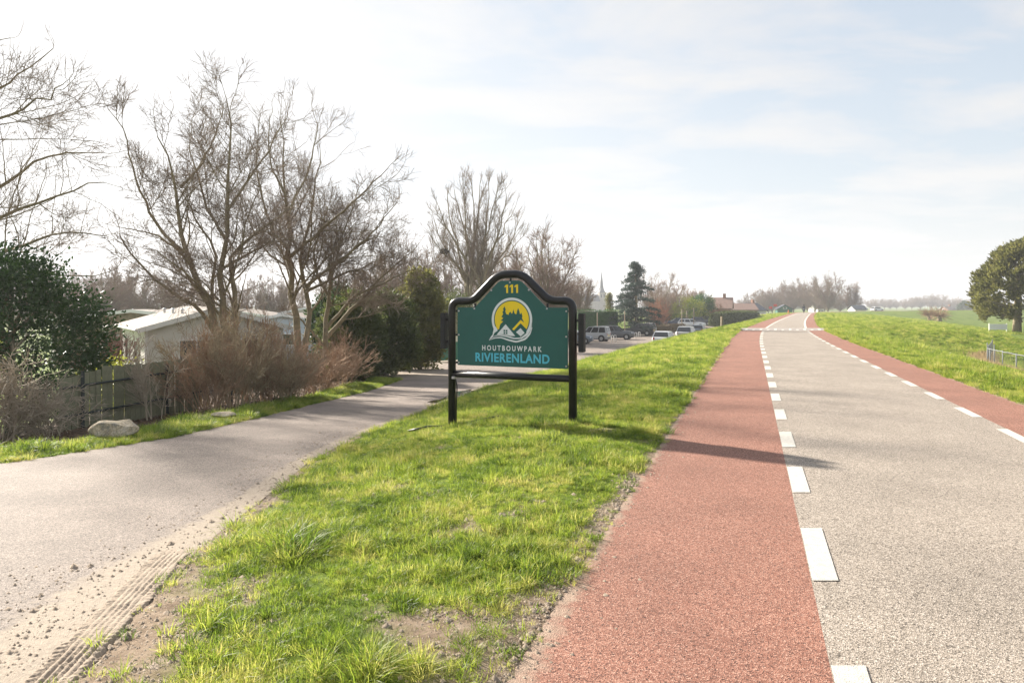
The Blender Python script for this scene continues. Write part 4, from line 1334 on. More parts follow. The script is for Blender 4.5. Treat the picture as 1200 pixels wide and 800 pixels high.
hedge('clipped_hedge', a[0], a[1], b[0], b[1], EYE + 5.5 + .0 - gz(b[0], b[1]) - 6.1, 1.0, M['hedge'], 'tall clipped bright green hedge behind the silver car', 111)
a, b = at(838, 0, 118), at(884, 0, 138)
hedge('dark_hedge', a[0], a[1], b[0], b[1], 2.5, 2.2, M['conifer'], 'long dark clipped hedge beside the rising access road', 112, dens=60, leaf=.18, round_=.3)
a, b = at(763, 0, 100), at(800, 0, 108)
hedge('brown_hedge', a[0], a[1], b[0], b[1], 1.1, .9, mat('beech_hedge', (.16, .11, .05), .8, .4, 3), 'low brown clipped hedge between the two rows of parked cars', 113, dens=90)
a, b = at(770, 0, 128), at(806, 0, 132)
hedge('far_hedge', a[0], a[1], b[0], b[1], 2.3, 1.0, M['holly'], 'dark green hedge behind the navy estate car', 114, dens=50, leaf=.18)

# ------------------------------------------------------------------ the park sign
pl = np.array([-.87, 9.9]); pr = np.array([.82, 9.2])
SW = float(np.hypot(*(pr - pl)))
SZ = gz(*pl)
sign = empty('park_sign', (pl[0], pl[1], SZ), math.atan2(pr[1] - pl[1], pr[0] - pl[0]),
             label='green park entrance sign board in a black tubular frame on the grass verge', cat='sign')
Z = lambda z: z - SZ                                  # world height -> sign height
zr_ground = gz(*pr) - SZ
def fillet(pts, rad, n=7):
    out = [Vector(pts[0])]
    for i in range(1, len(pts) - 1):
        a, b, c = Vector(pts[i - 1]), Vector(pts[i]), Vector(pts[i + 1])
        u, v = (a - b).normalized(), (c - b).normalized()
        r_ = min(rad[i - 1], (a - b).length * .48, (c - b).length * .48)
        p, q = b + u * r_, b + v * r_
        for k in range(n + 1):
            t = k / n
            out.append(p * (1 - t) ** 2 + b * 2 * t * (1 - t) + q * t * t)
    out.append(Vector(pts[-1]))
    return out
SHO, PK = 1.685, 2.06
poly = [(0, 0, -.25), (0, 0, Z(SHO)), (SW * .185, 0, Z(SHO)), (SW * .40, 0, Z(PK)), (SW * .60, 0, Z(PK)), (SW * .815, 0, Z(SHO)), (SW, 0, Z(SHO)), (SW, 0, zr_ground - .25)]
MB().tube(fillet(poly, [.13, .11, .13, .13, .11, .13]), .056, 20).build('frame', M['black'], sign, True)
MB().tube([(.02, 0, Z(.632)), (SW - .02, 0, Z(.632))], .047, 18).build('crossbar', M['black'], sign, True)
for x_ in (0, SW):
    zg = 0 if x_ == 0 else zr_ground
    MB().box((x_, 0, zg + .008), (.22, .22, .016)).build('base_plate', M['black'], sign, bevel=.003)
    s_ = -1 if x_ == 0 else 1
    MB().box((x_ + s_ * .128, .0, Z(1.255)), (.075, .11, .52)).build('side_box', M['plastic'], sign, bevel=.006)
    for z_ in (1.10, 1.42):
        MB().box((x_ + s_ * .075, .0, Z(z_)), (.06, .03, .04)).build('bracket', M['black'], sign)
# the board
bl, br = SW * .053, SW * .962
zb, zs, zp = Z(.765), Z(SHO - .092), Z(PK - .092)
outline = [(bl, zb), (br, zb), (br, zs), (SW * .795, zs), (SW * .60, zp - .02), (SW * .575, zp), (SW * .425, zp), (SW * .40, zp - .02), (SW * .205, zs), (bl, zs)]
board = MB().prism(outline, -.012, .012).build('board', M['board'], sign)
YF = -.012                                            # front face of the board (towards the camera)
cxm = SW * .515
for x_, z_ in ((bl + .02, zs - .05), (bl + .02, Z(1.2)), (bl + .02, zb + .035), (br - .02, zs - .05), (br - .02, Z(1.2)), (br - .02, zb + .035),
               (SW * .20, zs - .015), (SW * .80, zs - .015), (SW * .345, (zs + zp) / 2 + .055), (SW * .655, (zs + zp) / 2 + .055), (SW * .5, zp - .025)):
    b_ = MB().tube([(x_, YF + .001, z_), (x_, YF - .010, z_)], [.013, .011], 10).build('bolt', M['bracket'], sign)
for x_, z_, w_, h_ in ((bl - .02, zs - .05, .05, .03), (bl - .02, Z(1.2), .05, .03), (bl - .02, zb + .035, .05, .03), (br + .025, zs - .05, .05, .03), (br + .025, Z(1.2), .05, .03), (br + .025, zb + .035, .05, .03),
                       (SW * .20, zs + .03, .03, .06), (SW * .80, zs + .03, .03, .06), (SW * .5, zp + .02, .03, .05)):
    MB().box((x_, .018, z_), (w_, .010, h_)).build('lug', M['black'], sign)
def flat(poly, d, m, name):
    n = len(poly)
    a = sum(poly[i][0] * poly[(i + 1) % n][1] - poly[(i + 1) % n][0] * poly[i][1] for i in range(n))
    if a < 0:
        poly = poly[::-1]
    return MB().prism(poly, YF - d, YF - d + .0012).build(name, m, board)
EC = (cxm, Z(1.425))
def e(px, py):                                        # emblem drawing units
    return (EC[0] + (px - 409) / 560.0, EC[1] - (py - 364) / 560.0)
def circ(r_, a0=0, a1=360, n=72):
    return [(EC[0] + r_ / 560 * math.cos(math.radians(a0 + (a1 - a0) * i / n)), EC[1] + r_ / 560 * math.sin(math.radians(a0 + (a1 - a0) * i / n))) for i in range(n + (a1 - a0 < 360))]
def curve_px(pts, n=40):
    q = smooth_line([(p[0], p[1], 0) for p in pts], n)
    return [tuple(p[:2]) for p in q]
# white ring, open at the lower left where it turns into the leaf
ring_o = circ(171, -62, 213, 70)
ring_i = circ(152, -62, 213, 70)
flat(ring_o + ring_i[::-1], .0013, M['white'], 'emblem_ring')
flat([e(*p) for p in [(258, 425), (270, 418), (285, 438), (290, 452), (262, 470), (246, 480)]], .0026, M['white'], 'emblem_leaf_tip')
# yellow sun disc
disc = [p for p in circ(144) if p[1] > e(0, 448)[1]]
disc.sort(key=lambda p: math.atan2(p[1] - EC[1], p[0] - EC[0]))
flat(circ(144, -33, 213, 60), .0013, M['yellow'], 'emblem_sun')
trees_ = [(286, 455), (302, 438), (312, 402), (338, 378), (316, 374), (338, 352), (322, 344), (338, 318), (330, 308), (341, 290), (335, 284), (348, 260), (360, 288), (354, 296), (364, 322), (384, 327), (388, 306), (394, 310), (400, 300), (408, 318), (416, 312), (424, 284), (434, 316), (449, 323), (456, 292), (464, 274), (474, 298), (480, 322), (492, 310), (500, 340), (495, 350), (508, 374), (514, 386), (485, 366), (432, 420), (416, 440), (400, 470), (330, 470)]
flat([e(*p) for p in trees_], .0026, M['board'], 'emblem_trees')
flat([e(*p) for p in [(428, 448), (485, 392), (537, 440), (530, 470), (490, 500), (440, 490), (415, 440)]], .0026, M['board'], 'emblem_house_field')  # dark green field of the emblem, inside the yellow roof line
flat([e(*p) for p in [(414, 438), (485, 366), (540, 418), (528, 432), (485, 392), (428, 448)]], .0039, M['yellow'], 'emblem_roof')
flat([e(*p) for p in [(282, 482), (358, 401), (440, 492), (400, 492), (340, 480)]], .0039, M['white'], 'emblem_house')
for dx, dy in ((341, 445), (360, 445), (341, 463), (360, 463)):
    flat([e(dx, dy), e(dx + 14, dy), e(dx + 14, dy + 14), e(dx, dy + 14)], .0052, M['board'], 'emblem_window')
flat([e(*p) for p in [(446, 462), (484, 430), (518, 466), (486, 494)]], .0039, M['white'], 'emblem_house')
up_ = curve_px([(215, 530), (250, 498), (300, 481), (360, 487), (430, 506), (490, 503), (540, 476), (568, 432), (580, 400)])
lo_ = curve_px([(232, 514), (262, 497), (300, 490), (360, 499), (430, 517), (496, 512), (546, 482), (572, 436), (580, 404)])
up2 = curve_px([(215, 530), (260, 505), (320, 500), (380, 517), (450, 531), (520, 508), (560, 466), (578, 420)])
lo2 = curve_px([(215, 531), (260, 514), (320, 510), (380, 530), (450, 544), (528, 520), (568, 476), (582, 424)])
flat([e(*p) for p in up_] + [e(*p) for p in lo_[::-1]], .0052, M['white'], 'emblem_wave')
flat([e(*p) for p in up2] + [e(*p) for p in lo2[::-1]], .0052, M['white'], 'emblem_wave')
flat([e(*p) for p in [(215, 530), (228, 505), (250, 478), (262, 470), (250, 496), (236, 512)]], .0039, M['white'], 'emblem_leaf_tip')

def lettering(txt, cx_, cz_, w_, h_, m, bold, space=1.0):
    cu = bpy.data.curves.new('lettering', 'FONT')
    cu.body = txt; cu.size = 1.0; cu.align_x = 'CENTER'; cu.extrude = .0
    cu.offset = bold; cu.space_character = space
    cu.resolution_u = 4
    o = bpy.data.objects.new('tmp', cu)
    COL.objects.link(o)
    bpy.context.view_layer.update()
    me = bpy.data.meshes.new_from_object(o.evaluated_get(bpy.context.evaluated_depsgraph_get()))
    bpy.data.objects.remove(o)
    V = np.array([v.co[:] for v in me.vertices])
    lo, hi = V.min(0), V.max(0)
    c = (lo + hi) / 2
    X = (V[:, 0] - c[0]) / (hi[0] - lo[0]) * w_ + cx_
    Zz = (V[:, 1] - c[1]) / (hi[1] - lo[1]) * h_ + cz_
    for v, a, b in zip(me.vertices, X, Zz):
        v.co = (a, YF - .0014, b)
    me.update()
    bm = bmesh.new(); bm.from_mesh(me)
    todo = set(bm.verts)
    while todo:                                       # every letter a mesh of its own
        st, isl = [todo.pop()], []
        while st:
            v = st.pop(); isl.append(v)
            for e_ in v.link_edges:
                w = e_.other_vert(v)
                if w in todo:
                    todo.discard(w); st.append(w)
        ix = {v: i for i, v in enumerate(isl)}
        fs = {f for v in isl for f in v.link_faces}
        MB().add([v.co[:] for v in isl], [tuple(ix[v] for v in f.verts) for f in fs]).build('letter', m, board)
    bm.free(); bpy.data.meshes.remove(me)
for k in (-1, 0, 1):
    gx_, gz_, gh = SW * .512 + k * .075, Z(1.855), .118
    flat([(gx_ - .002, gz_ - gh / 2), (gx_ + .026, gz_ - gh / 2), (gx_ + .026, gz_ + gh / 2), (gx_ + .003, gz_ + gh / 2), (gx_ - .026, gz_ + gh * .32), (gx_ - .026, gz_ + gh * .14), (gx_ - .002, gz_ + gh * .26)], .0014, M['yellow'], 'digit')
lettering('HOUTBOUWPARK', SW * .513, Z(1.022), .90, .075, M['white'], .024, 1.5)
lettering('RIVIERENLAND', SW * .515, Z(.888), 1.12, .128, M['lblue'], .030, 1.1)
# supply cable on the left post
pts = [(.06, -.02, Z(.60)), (.075, -.03, Z(.57)), (.10, -.03, Z(.45)), (.085, -.02, Z(.30)), (.07, 0, Z(.20)), (.066, 0, .02)]
MB().tube([tuple(p) for p in smooth_line(pts, 16)], .009, 6).build('cable', M['black'], sign, True)
MB().box((.055, -.045, Z(.585)), (.05, .05, .035)).build('clamp', M['bracket'], sign)
# black conduit lying in the grass
q = [at(478, 516, 9.75)[:2], at(500, 510, 9.8)[:2], at(530, 503, 9.85)[:2], at(560, 498, 9.95)[:2], at(585, 496, 10.0)[:2]]
MB().tube([(a, b, gz(a, b) + .03 + .02 * math.sin(i * 2)) for i, (a, b) in enumerate(q)], .018, 8).build('conduit', M['black'], None, True,
    label='thin black conduit lying in the grass at the left sign post', cat='pipe')

# ------------------------------------------------------------------ timber fence, boulders
fence = empty('timber_fence', g3(*at(68, 0, 12.6)[:2]), 0, label='weathered grey green timber plank fence below the glossy evergreen bush', cat='fence')
fb = np.array(fence.location)
fa, fc = at(68, 0, 12.6)[:2], at(235, 0, 15.6)[:2]
fl = np.hypot(*(fc - fa)); fd = (fc - fa) / fl
frz = math.atan2(fd[1], fd[0])
plank = None
nP = int(fl / .122)
for i in range(nP):
    p = fa + fd * (.07 + i * .122)
    h = 1.0 + rng.normal(0, .012) + .16 * sstep(.0, 1.2, i * .122)
    mb = MB().box((0, 0, h / 2 - .05), (.142 if i % 2 else .106, .022, h + .1))
    o = mb.build('plank', M['plank'], fence, bevel=.004)
    o.location = (p[0] - fb[0] + rng.normal(0, .003), p[1] - fb[1] + (.016 if i % 2 else -.016), gz(*p) - fb[2])
    o.rotation_euler = (rng.normal(0, .01), rng.normal(0, .012), frz + rng.normal(0, .012))
for zz in (.28, .82):
    a, b = fa - fb[:2], fc - fb[:2]
    n_ = np.array([fd[1], -fd[0]]) * .045
    MB().tube([(a[0] + n_[0], a[1] + n_[1], gz(*fa) - fb[2] + zz), (b[0] + n_[0], b[1] + n_[1], gz(*fc) - fb[2] + zz + .16)], .022, 4).build('rail', M['rail'], fence)
for k in (.42, 2.3, 4.1):
    p = fa + fd * k + np.array([fd[1], -fd[0]]) * .075
    MB().box((p[0] - fb[0], p[1] - fb[1], gz(*p) - fb[2] + .5), (.045, .045, 1.2), frz).build('post', M['rail'], fence)

def boulder(px, py, w, h, seed, label):
    Yq = 10.0
    for _ in range(30):
        Yq = F * (EYE - gz((px - 600) / F * Yq, Yq)) / (py - H0)
    r = np.random.default_rng(seed)
    bm = bmesh.new()
    bmesh.ops.create_icosphere(bm, subdivisions=5, radius=1.0)
    pl_ = [(norm(r.normal(0, 1, 3) * (1, 1, .8)), r.uniform(.6, .92)) for _ in range(16)]
    pl_.append((norm(np.array([.12, -.1, 1.])), .72))
    ph = r.random((6, 3)) * 6.28; kf = r.normal(0, 4, (6, 3))
    for v in bm.verts:
        p = np.array(v.co)
        for n_, d_ in pl_:
            s = p @ n_
            if s > d_: p = p - n_ * (s - d_) * .97
        p = p * (1 + .035 * np.sin(kf @ p * 1.0 + ph[:, 0]).sum() / 2)
        v.co = Vector((p[0] * w / 2, p[1] * w * .34, p[2] * h / 2 + h * .40))
    me = bpy.data.meshes.new('boulder'); bm.to_mesh(me); bm.free()
    me.polygons.foreach_set('use_smooth', np.ones(len(me.polygons), bool))
    o = link('boulder', me, M['rock'], None, g3((px - 600) / F * Yq, Yq), label=label, cat='boulder')
    o.rotation_euler = (0, 0, r.normal(.1, .1))
boulder(135, 512, .68, .30, 3, 'pale rounded boulder on the grass strip before the timber fence')
boulder(262, 491, .46, .17, 8, 'small mossy boulder under the brown shrubs at the path edge')

# ------------------------------------------------------------------ chalets
def window(parent, x, z, w, h, y, nx_=1, fm='trim', name='window', depth=.05):
    """window on a wall whose outside faces -y in the parent's frame"""
    f = MB()
    t = .06
    f.box((x, y - depth / 2, z + h / 2 - t / 2), (w, depth, t)); f.box((x, y - depth / 2, z - h / 2 + t / 2), (w, depth, t))
    f.box((x - w / 2 + t / 2, y - depth / 2, z), (t, depth, h - 2 * t)); f.box((x + w / 2 - t / 2, y - depth / 2, z), (t, depth, h - 2 * t))
    for k in range(1, nx_):
        f.box((x - w / 2 + w * k / nx_, y - depth / 2, z), (t * .7, depth, h - 2 * t))
    o = f.build(name, M[fm], parent)
    MB().box((x, y - .012, z), (w - 2 * t, .012, h - 2 * t)).build('pane', M['glass'], o)
    return o

def chalet(x, y, rz, w, l, eave, ridge, wall_m, roof_m, label, wins=(), side_wins=(), vents=0, zg=None):
    """w across the gable front (local x), l deep (local y), front gable faces -y"""
    zg = gz(x, y) if zg is None else zg
    root = empty('chalet', (x, y, zg), rz, label=label, cat='chalet')
    e_, r_ = eave - zg, ridge - zg
    MB().prism([(0, 0), (w, 0), (w, e_), (w / 2, r_), (0, e_)], 0, l).build('wall', wall_m, root)
    rf = MB()
    ov, th = .28, .09
    sl = (r_ - e_) / (w / 2)
    a = [(-ov, e_ - ov * sl), (w / 2, r_), (w / 2, r_ + th), (-ov, e_ - ov * sl + th)]
    b = [(w / 2, r_), (w + ov, e_ - ov * sl), (w + ov, e_ - ov * sl + th), (w / 2, r_ + th)]
    for s in (a, b):
        s = [(p[0], p[1] + .004) for p in s]
        rf.prism(s, -ov, l + ov)
    roof = rf.build('roof', roof_m, root)
    for s in (a, b):
        fb_ = [(p[0], p[1] + (-.09 if i < 2 else .006)) for i, p in enumerate(s)]
        MB().prism(fb_, -ov - .03, -ov - .003).build('fascia', M['trim'], root)
    for x_ in (-ov - .05, w + ov + .05):
        MB().tube([(x_, -ov, e_ - ov * sl + .03), (x_, l + ov, e_ - ov * sl + .03)], .05, 8).build('gutter', M['trim'], root)
    for x_ in (.04, w - .04):
        MB().box((x_, -.012, e_ / 2), (.10, .024, e_)).build('corner_board', M['trim'], root)
    for i in range(14):
        z_ = .2 + i * .165
        if z_ > e_ - .05: break
        MB().box((w / 2, -.006, z_), (w - .2, .012, .012)).build('cladding_board', wall_m, root)
    for (wx, wz, ww, wh, n) in wins:
        window(root, wx, wz, ww, wh, -.013, n)
    for (wy, wz, ww, wh) in side_wins:
        f = MB()
        f.box((-.03, wy, wz), (.06, ww, wh))
        o = f.build('window', M['trim'], root)
        MB().box((-.064, wy, wz), (.012, ww - .14, wh - .14)).build('pane', M['glass'], o)
    for i in range(vents):
        vy = l * (i + .7) / (vents + .3)
        vx = w * .3
        zt = e_ + sl * vx + th
        MB().tube([(vx, vy, zt - .05), (vx, vy, zt + .14), (vx, vy, zt + .15), (vx, vy, zt + .22)], [.05, .05, .11, .03], 10).build('roof_vent', M['trim'], roof)
    return root
A = at(170, 0, 25); Bq = at(340, 0, 26.6)
rz1, w1 = .62, 5.0
chalet(A[0], A[1], rz1, w1, 7.0, .78, 1.50, M['chalet'], M['felt'], 'white chalet with low grey gable roof behind the brown shrubs',
       wins=((1.75, 1.25, 1.3, 1.3, 2), (3.75, 1.3, 1.0, 1.1, 2)), side_wins=((2.0, 1.35, .9, 1.0), (5.0, 1.35, .9, 1.0)), vents=3)
chalet(*at(60, 0, 40)[:2], .12, 9.0, 6.0, .78, 1.30, M['timber'], M['felt'], 'brown chalet with wide grey roof behind the russet bush', wins=((6.5, 1.3, 1.3, 1.1, 2),), vents=2)
chalet(*at(292, 0, 46)[:2], .05, 4.6, 6.0, .55, 1.0, M['paleblue'], M['felt'], 'pale blue chalet seen between the tree trunks', wins=((1.1, 1.5, .9, .8, 1), (2.6, 1.5, .9, .8, 1), (3.8, 1.5, .6, .8, 1)))
chalet(*at(215, 0, 62)[:2], .0, 8, 6.0, .6, 1.2, M['chalet'], M['felt'], 'far white chalet with pale roof edge behind the leaning tree stems', wins=((2, 1.5, 1.2, 1, 2), (5.5, 1.5, 1.2, 1, 2)))
chalet(*at(330, 0, 66)[:2], .1, 6, 6.0, .9, 1.5, M['chalet'], M['slate'], 'distant white chalet with dark roof seen past the mossy double stemmed tree', wins=((1.5, 1.5, 1.0, 1, 1), (4, 1.5, 1.2, 1, 2)))

# ------------------------------------------------------------------ gate, marker
ga, gb = at(506, 0, 41), at(540, 0, 42)
gr = empty('metal_gate', g3(ga[0], ga[1]), math.atan2(gb[1] - ga[1], gb[0] - ga[0]), label='green metal gate panel between the olive conifer and the sign post', cat='gate')
for i in range(14):
    MB().box((.07 + i * .125, (.012 if i % 2 else -.012), .62), (.12, .02, 1.1)).build('slat', M['gate'], gr)
for z_ in (.1, 1.12):
    MB().box((.9, -.04, z_), (1.8, .04, .06)).build('rail', M['gate'], gr)
for i in range(9):
    MB().box((.1 + i * .2, 0, 1.36), (.17, .02, .34)).build('top_panel', M['cream'], gr)
for x_ in (-.03, 1.83):
    MB().box((x_, 0, .75), (.08, .08, 1.6)).build('post', M['gate'], gr)
mk = empty('marker_plate', atg(480, 34.5), -.2, label='small yellow marker plate at the foot of the conifers', cat='marker')
MB().box((0, 0, .18), (.03, .03, .42)).build('post', M['plastic'], mk)
MB().prism([(-.11, .10), (.11, .06), (.14, .28), (-.02, .44)], -.03, -.018).build('plate', M['yellow'], mk)

# ------------------------------------------------------------------ cars
def lerp(a, b, t): return a + (b - a) * t
def car(name, x, y, heading, L, W, H, belt, hood, rear, cab, paint, label, group=None, seats=5):
    """heading: radians, direction of the nose. cab = (rear base, rear top, front top, front base) as fractions of L from the tail"""
    z0 = gz(x, y)
    root = empty(name, (x, y, z0 + .012), heading, label=label, cat='car', group=group)
    hw = W / 2
    sx = lambda f: (f - .5) * L
    wr = .31 + .03 * (H > 1.6)
    fr = [0, .015, .06, cab[0], .35, .5, .65, cab[3], .86, .95, .985, 1.0]
    top = [rear * .93, rear, rear + .02, belt, belt, belt, belt, hood + .05, hood, hood - .06, hood - .16, hood - .25]
    wid = [.80, .90, .97, 1, 1, 1, 1, 1, .97, .90, .80, .70]
    low = [.36, .26, .22, .2, .19, .19, .19, .2, .21, .22, .26, .34]
    order = np.argsort(fr)
    V, Fs = [], []
    ring = 10
    for i in order:
        X, zt, k, zl = sx(fr[i]), top[i], wid[i] * hw, low[i]
        zm = (zl + zt) / 2 + .03
        half = [(k * .86, zl), (k * .985, zl + .10), (k, zm), (k * .965, zt - .05), (k * .88, zt)]
        V += [(X, a, b) for a, b in half] + [(X, -a, b) for a, b in half[::-1]]
    n = len(order)
    for i in range(n - 1):
        for j in range(ring):
            j2 = (j + 1) % ring
            Fs.append((i * ring + j, i * ring + j2, (i + 1) * ring + j2, (i + 1) * ring + j))
    Fs.append(tuple(range(ring)))
    Fs.append(tuple(range(n * ring - 1, (n - 1) * ring - 1, -1)))
    Fs = [f[::-1] for f in Fs]
    body = MB().add(V, Fs).build('body', paint, root, True)
    for p_ in list(body.data.polygons)[-2:]:
        p_.use_smooth = False
    # cabin
    rb, rt, ft, fb_ = [sx(c) for c in cab]
    bw, tw = hw * .955, hw * .76
    zt = H
    zbk = belt - .03
    prof = [(rb, zbk, bw), (rt, zt - .03, tw), (lerp(rt, ft, .35), zt, tw), (lerp(rt, ft, .8), zt - .01, tw), (ft, zt - .05, tw), (fb_, zbk - .03, bw)]
    C = MB()
    V = []
    for X, zz, w_ in prof:
        V += [(X, w_, zz), (X, -w_, zz)]
    nb_ = len(prof)
    Fs = [(2 * i, 2 * i + 1, 2 * i + 3, 2 * i + 2) for i in range(nb_ - 1)]
    Fs += [tuple(2 * i for i in range(nb_)), tuple(2 * i + 1 for i in range(nb_ - 1, -1, -1))]
    C.add(V, Fs).build('cabin', paint, root)
    # windscreens
    def screen(p0, p1, name, d):
        (xa, za, wa), (xb, zb_, wb) = p0, p1
        n_ = Vector((zb_ - za, 0, xa - xb)).normalized() * d
        q = []
        for t, s in ((.12, -1), (.12, 1), (.90, 1), (.90, -1)):
            q.append((lerp(xa, xb, t) + n_.x, s * lerp(wa, wb, t) * .90, lerp(za, zb_, t) + n_.z))
        MB().add(q + [(a - n_.x * .9, b, c - n_.z * .9) for a, b, c in q], [(0, 1, 2, 3), (0, 4, 5, 1), (1, 5, 6, 2), (2, 6, 7, 3), (3, 7, 4, 0)]).build(name, M['glass'], root)
    screen((fb_, zbk, bw), (ft, zt - .05, tw), 'windscreen', .012)
    screen((rb, zbk, bw), (rt, zt - .03, tw), 'rear_window', -.014)
    # side windows
    zA, zB = belt + .02, zt - .10
    def side_x(f, zz, lo, hi):
        return lerp(lo, hi, (zz - zbk) / (zt - zbk))
    cuts = [0.02, .36, .70, .98] if seats == 5 else [.02, .33, .62, .98]
    for s in (-1, 1):
        for c0, c1 in zip(cuts[:-1], cuts[1:]):
            q = []
            for c, zz in ((c0, zA), (c1, zA), (c1, zB), (c0, zB)):
                lo, hi = side_x(0, zz, rb, rt) + .05, side_x(0, zz, fb_, ft) - .05
                cc = c + (.02 if c == c0 else -.02)
                w_ = lerp(bw, tw, (zz - zbk) / (zt - zbk)) + .008
                q.append((lerp(lo, hi, cc), s * w_, zz))
            if s > 0: q = q[::-1]
            MB().add(q + [(a, b - s * .007, c) for a, b, c in q], [(0, 1, 2, 3), (0, 4, 5, 1), (1, 5, 6, 2), (2, 6, 7, 3), (3, 7, 4, 0)]).build('side_window', M['glass'], root)
        MB().box((fb_ - .28, s * (hw + .07), belt + .06), (.12, .16, .12)).build('mirror', M['plastic'], root, bevel=.02)
        MB().box((sx(.5), s * (hw * .985), .24), (L * .42, .04, .09)).build('sill', M['plastic'], root)
        # lights
        MB().box((sx(.955), s * hw * .72, hood - .17), (.12, hw * .36, .13)).build('headlight', M['lens_w'], root, bevel=.02)
        MB().box((sx(.012), s * hw * .76, rear - .16), (.10, hw * .22, .26)).build('tail_light', M['lens_r'], root, bevel=.02)
        for f_ in (.175, .815):
            X = sx(f_)
            arch = MB().tube([(X, s * (hw - .06), wr + .01), (X, s * (hw + .006), wr + .01)], wr + .05, 18).build('wheel_arch', M['plastic'], root)
            wh = MB().tube([(X, s * (hw - .2), wr), (X, s * (hw - .17), wr), (X, s * (hw + .0), wr), (X, s * (hw + .03), wr)], [wr - .03, wr, wr, wr - .03], 18).build('wheel', M['tyre'], root)
            MB().tube([(X, s * (hw + .02), wr), (X, s * (hw + .036), wr)], [wr * .62, wr * .55], 12).build('rim', M['rim'], wh)
    MB().box((sx(.003), 0, rear - .34), (.03, .52, .11)).build('number_plate', M['plate'], root)
    MB().box((sx(.985), 0, .42), (.09, W * .66, .14)).build('grille', M['plastic'], root)
    MB().box((sx(.004), 0, .40), (.08, W * .70, .10)).build('rear_bumper', M['plastic'], root)
    return root
def car_px(px, Y, heading, kind, paint, label, **kw):
    x = (px - 600) / F * Y
    L, W, H, belt, hood, rear, cab = {'mpv': (3.5, 1.62, 1.68, .98, .98, 1.0, (.0, .05, .62, .80)),
                                      'suv': (4.45, 1.82, 1.64, 1.02, 1.0, 1.04, (.01, .12, .56, .73)),
                                      'hatch': (3.9, 1.70, 1.47, .92, .88, .94, (.01, .11, .54, .74)),
                                      'wagon': (4.6, 1.80, 1.47, .93, .88, .95, (.0, .09, .54, .70)),
                                      'sedan': (4.5, 1.78, 1.43, .92, .87, .95, (.10, .24, .54, .70))}[kind]
    return car('parked_car', x, Y, heading, L, W, H, belt, hood, rear, cab, paint, label, 'cars in the car park', **kw)
PI = math.pi
silver = paint_mat('silver_paint', (.42, .44, .46)); dgrey = paint_mat('dark_grey_paint', (.07, .075, .085)); blackp = paint_mat('black_paint', (.015, .016, .02))
whitep = paint_mat('white_paint', (.75, .76, .77)); navy = paint_mat('navy_paint', (.02, .03, .07)); bgrey = paint_mat('blue_grey_paint', (.10, .13, .17)); palegrey = paint_mat('pale_grey_paint', (.33, .34, .35))
car_px(673, 71, -.25, 'hatch', bgrey, 'blue grey hatchback half hidden behind the right sign post')
car_px(696, 77, PI - .45, 'mpv', silver, 'small tall silver car beside the right sign post')
car_px(721.5, 82, -.30, 'suv', dgrey, 'dark grey car with its nose towards the lane, beside the silver car')
car_px(748, 94, PI - .45, 'suv', blackp, 'black car parked below the large cedar')
car_px(761, 102, PI / 2 - .1, 'hatch', whitep, 'white car half hidden behind the black car under the cedar')
car_px(779, 66, PI / 2 - .42, 'hatch', whitep, 'white hatchback seen from behind on the lane beside the grass bank')
car_px(805, 79, PI / 2 - .42, 'suv', palegrey, 'pale grey car with dark rear window parked ahead of the white hatchback')
car_px(819.5, 94, PI / 2 - .42, 'hatch', bgrey, 'slate coloured car parked ahead of the pale grey car')
car_px(793, 119, PI - .12, 'wagon', navy, 'navy estate car behind the low brown hedge')
car_px(811, 116, -.35, 'wagon', whitep, 'white estate car behind the pale grey car')
car_px(822, 122, -.40, 'hatch', dgrey, 'dark grey hatchback beside the white estate car')
car_px(831, 128, -.45, 'sedan', blackp, 'black saloon car at the end of the parked row')
x_ = (1028 - 600) / F * 215
car('parked_car', x_, 215, .3, 3.9, 1.7, 1.47, .92, .88, .94, (.01, .11, .54, .74), whitep, 'far white car standing beside the poplars')

# slender timber poles and low hoops of the car park
for px, Y, top in ((700, 88, 366), (732, 90, 364), (757, 104, 361), (799, 112, 362), (804.5, 122, 364), (813, 114, 361)):
    p = atg(px, Y)
    h = EYE + (H0 - top) / F * Y - p[2]
    MB().tube([(0, 0, -.2), (.01, 0, h * .5), (0, 0, h - .02), (0, 0, h)], [.075, .07, .062, .03], 10).build('timber_pole', M['timber'], None, True, loc=tuple(p),
        label='pale timber pole standing beside the parked cars', cat='pole', group='timber poles of the car park')
for px, Y in ((716.5, 74), (719.5, 75), (744, 84), (748, 86)):
    p = atg(px, Y)
    MB().tube(fillet([(0, 0, -.1), (0, 0, .75), (.24, .02, .75), (.24, .02, -.1)], [.1, .1], 5), .03, 8).build('hoop_barrier', M['trim'], None, True, loc=tuple(p),
        label='low white hoop barrier in front of a parked car', cat='barrier', group='hoop barriers of the car park')
pb = g3(XL(57) + LANE_L - 2.6, 57)
MB().box((0, 0, .45), (.16, .16, 1.0), .3, .92).build('wooden_bollard', M['timber'], None, loc=tuple(pb), bevel=.01, label='short dark wooden bollard on the grass verge beyond the speed hump', cat='bollard')

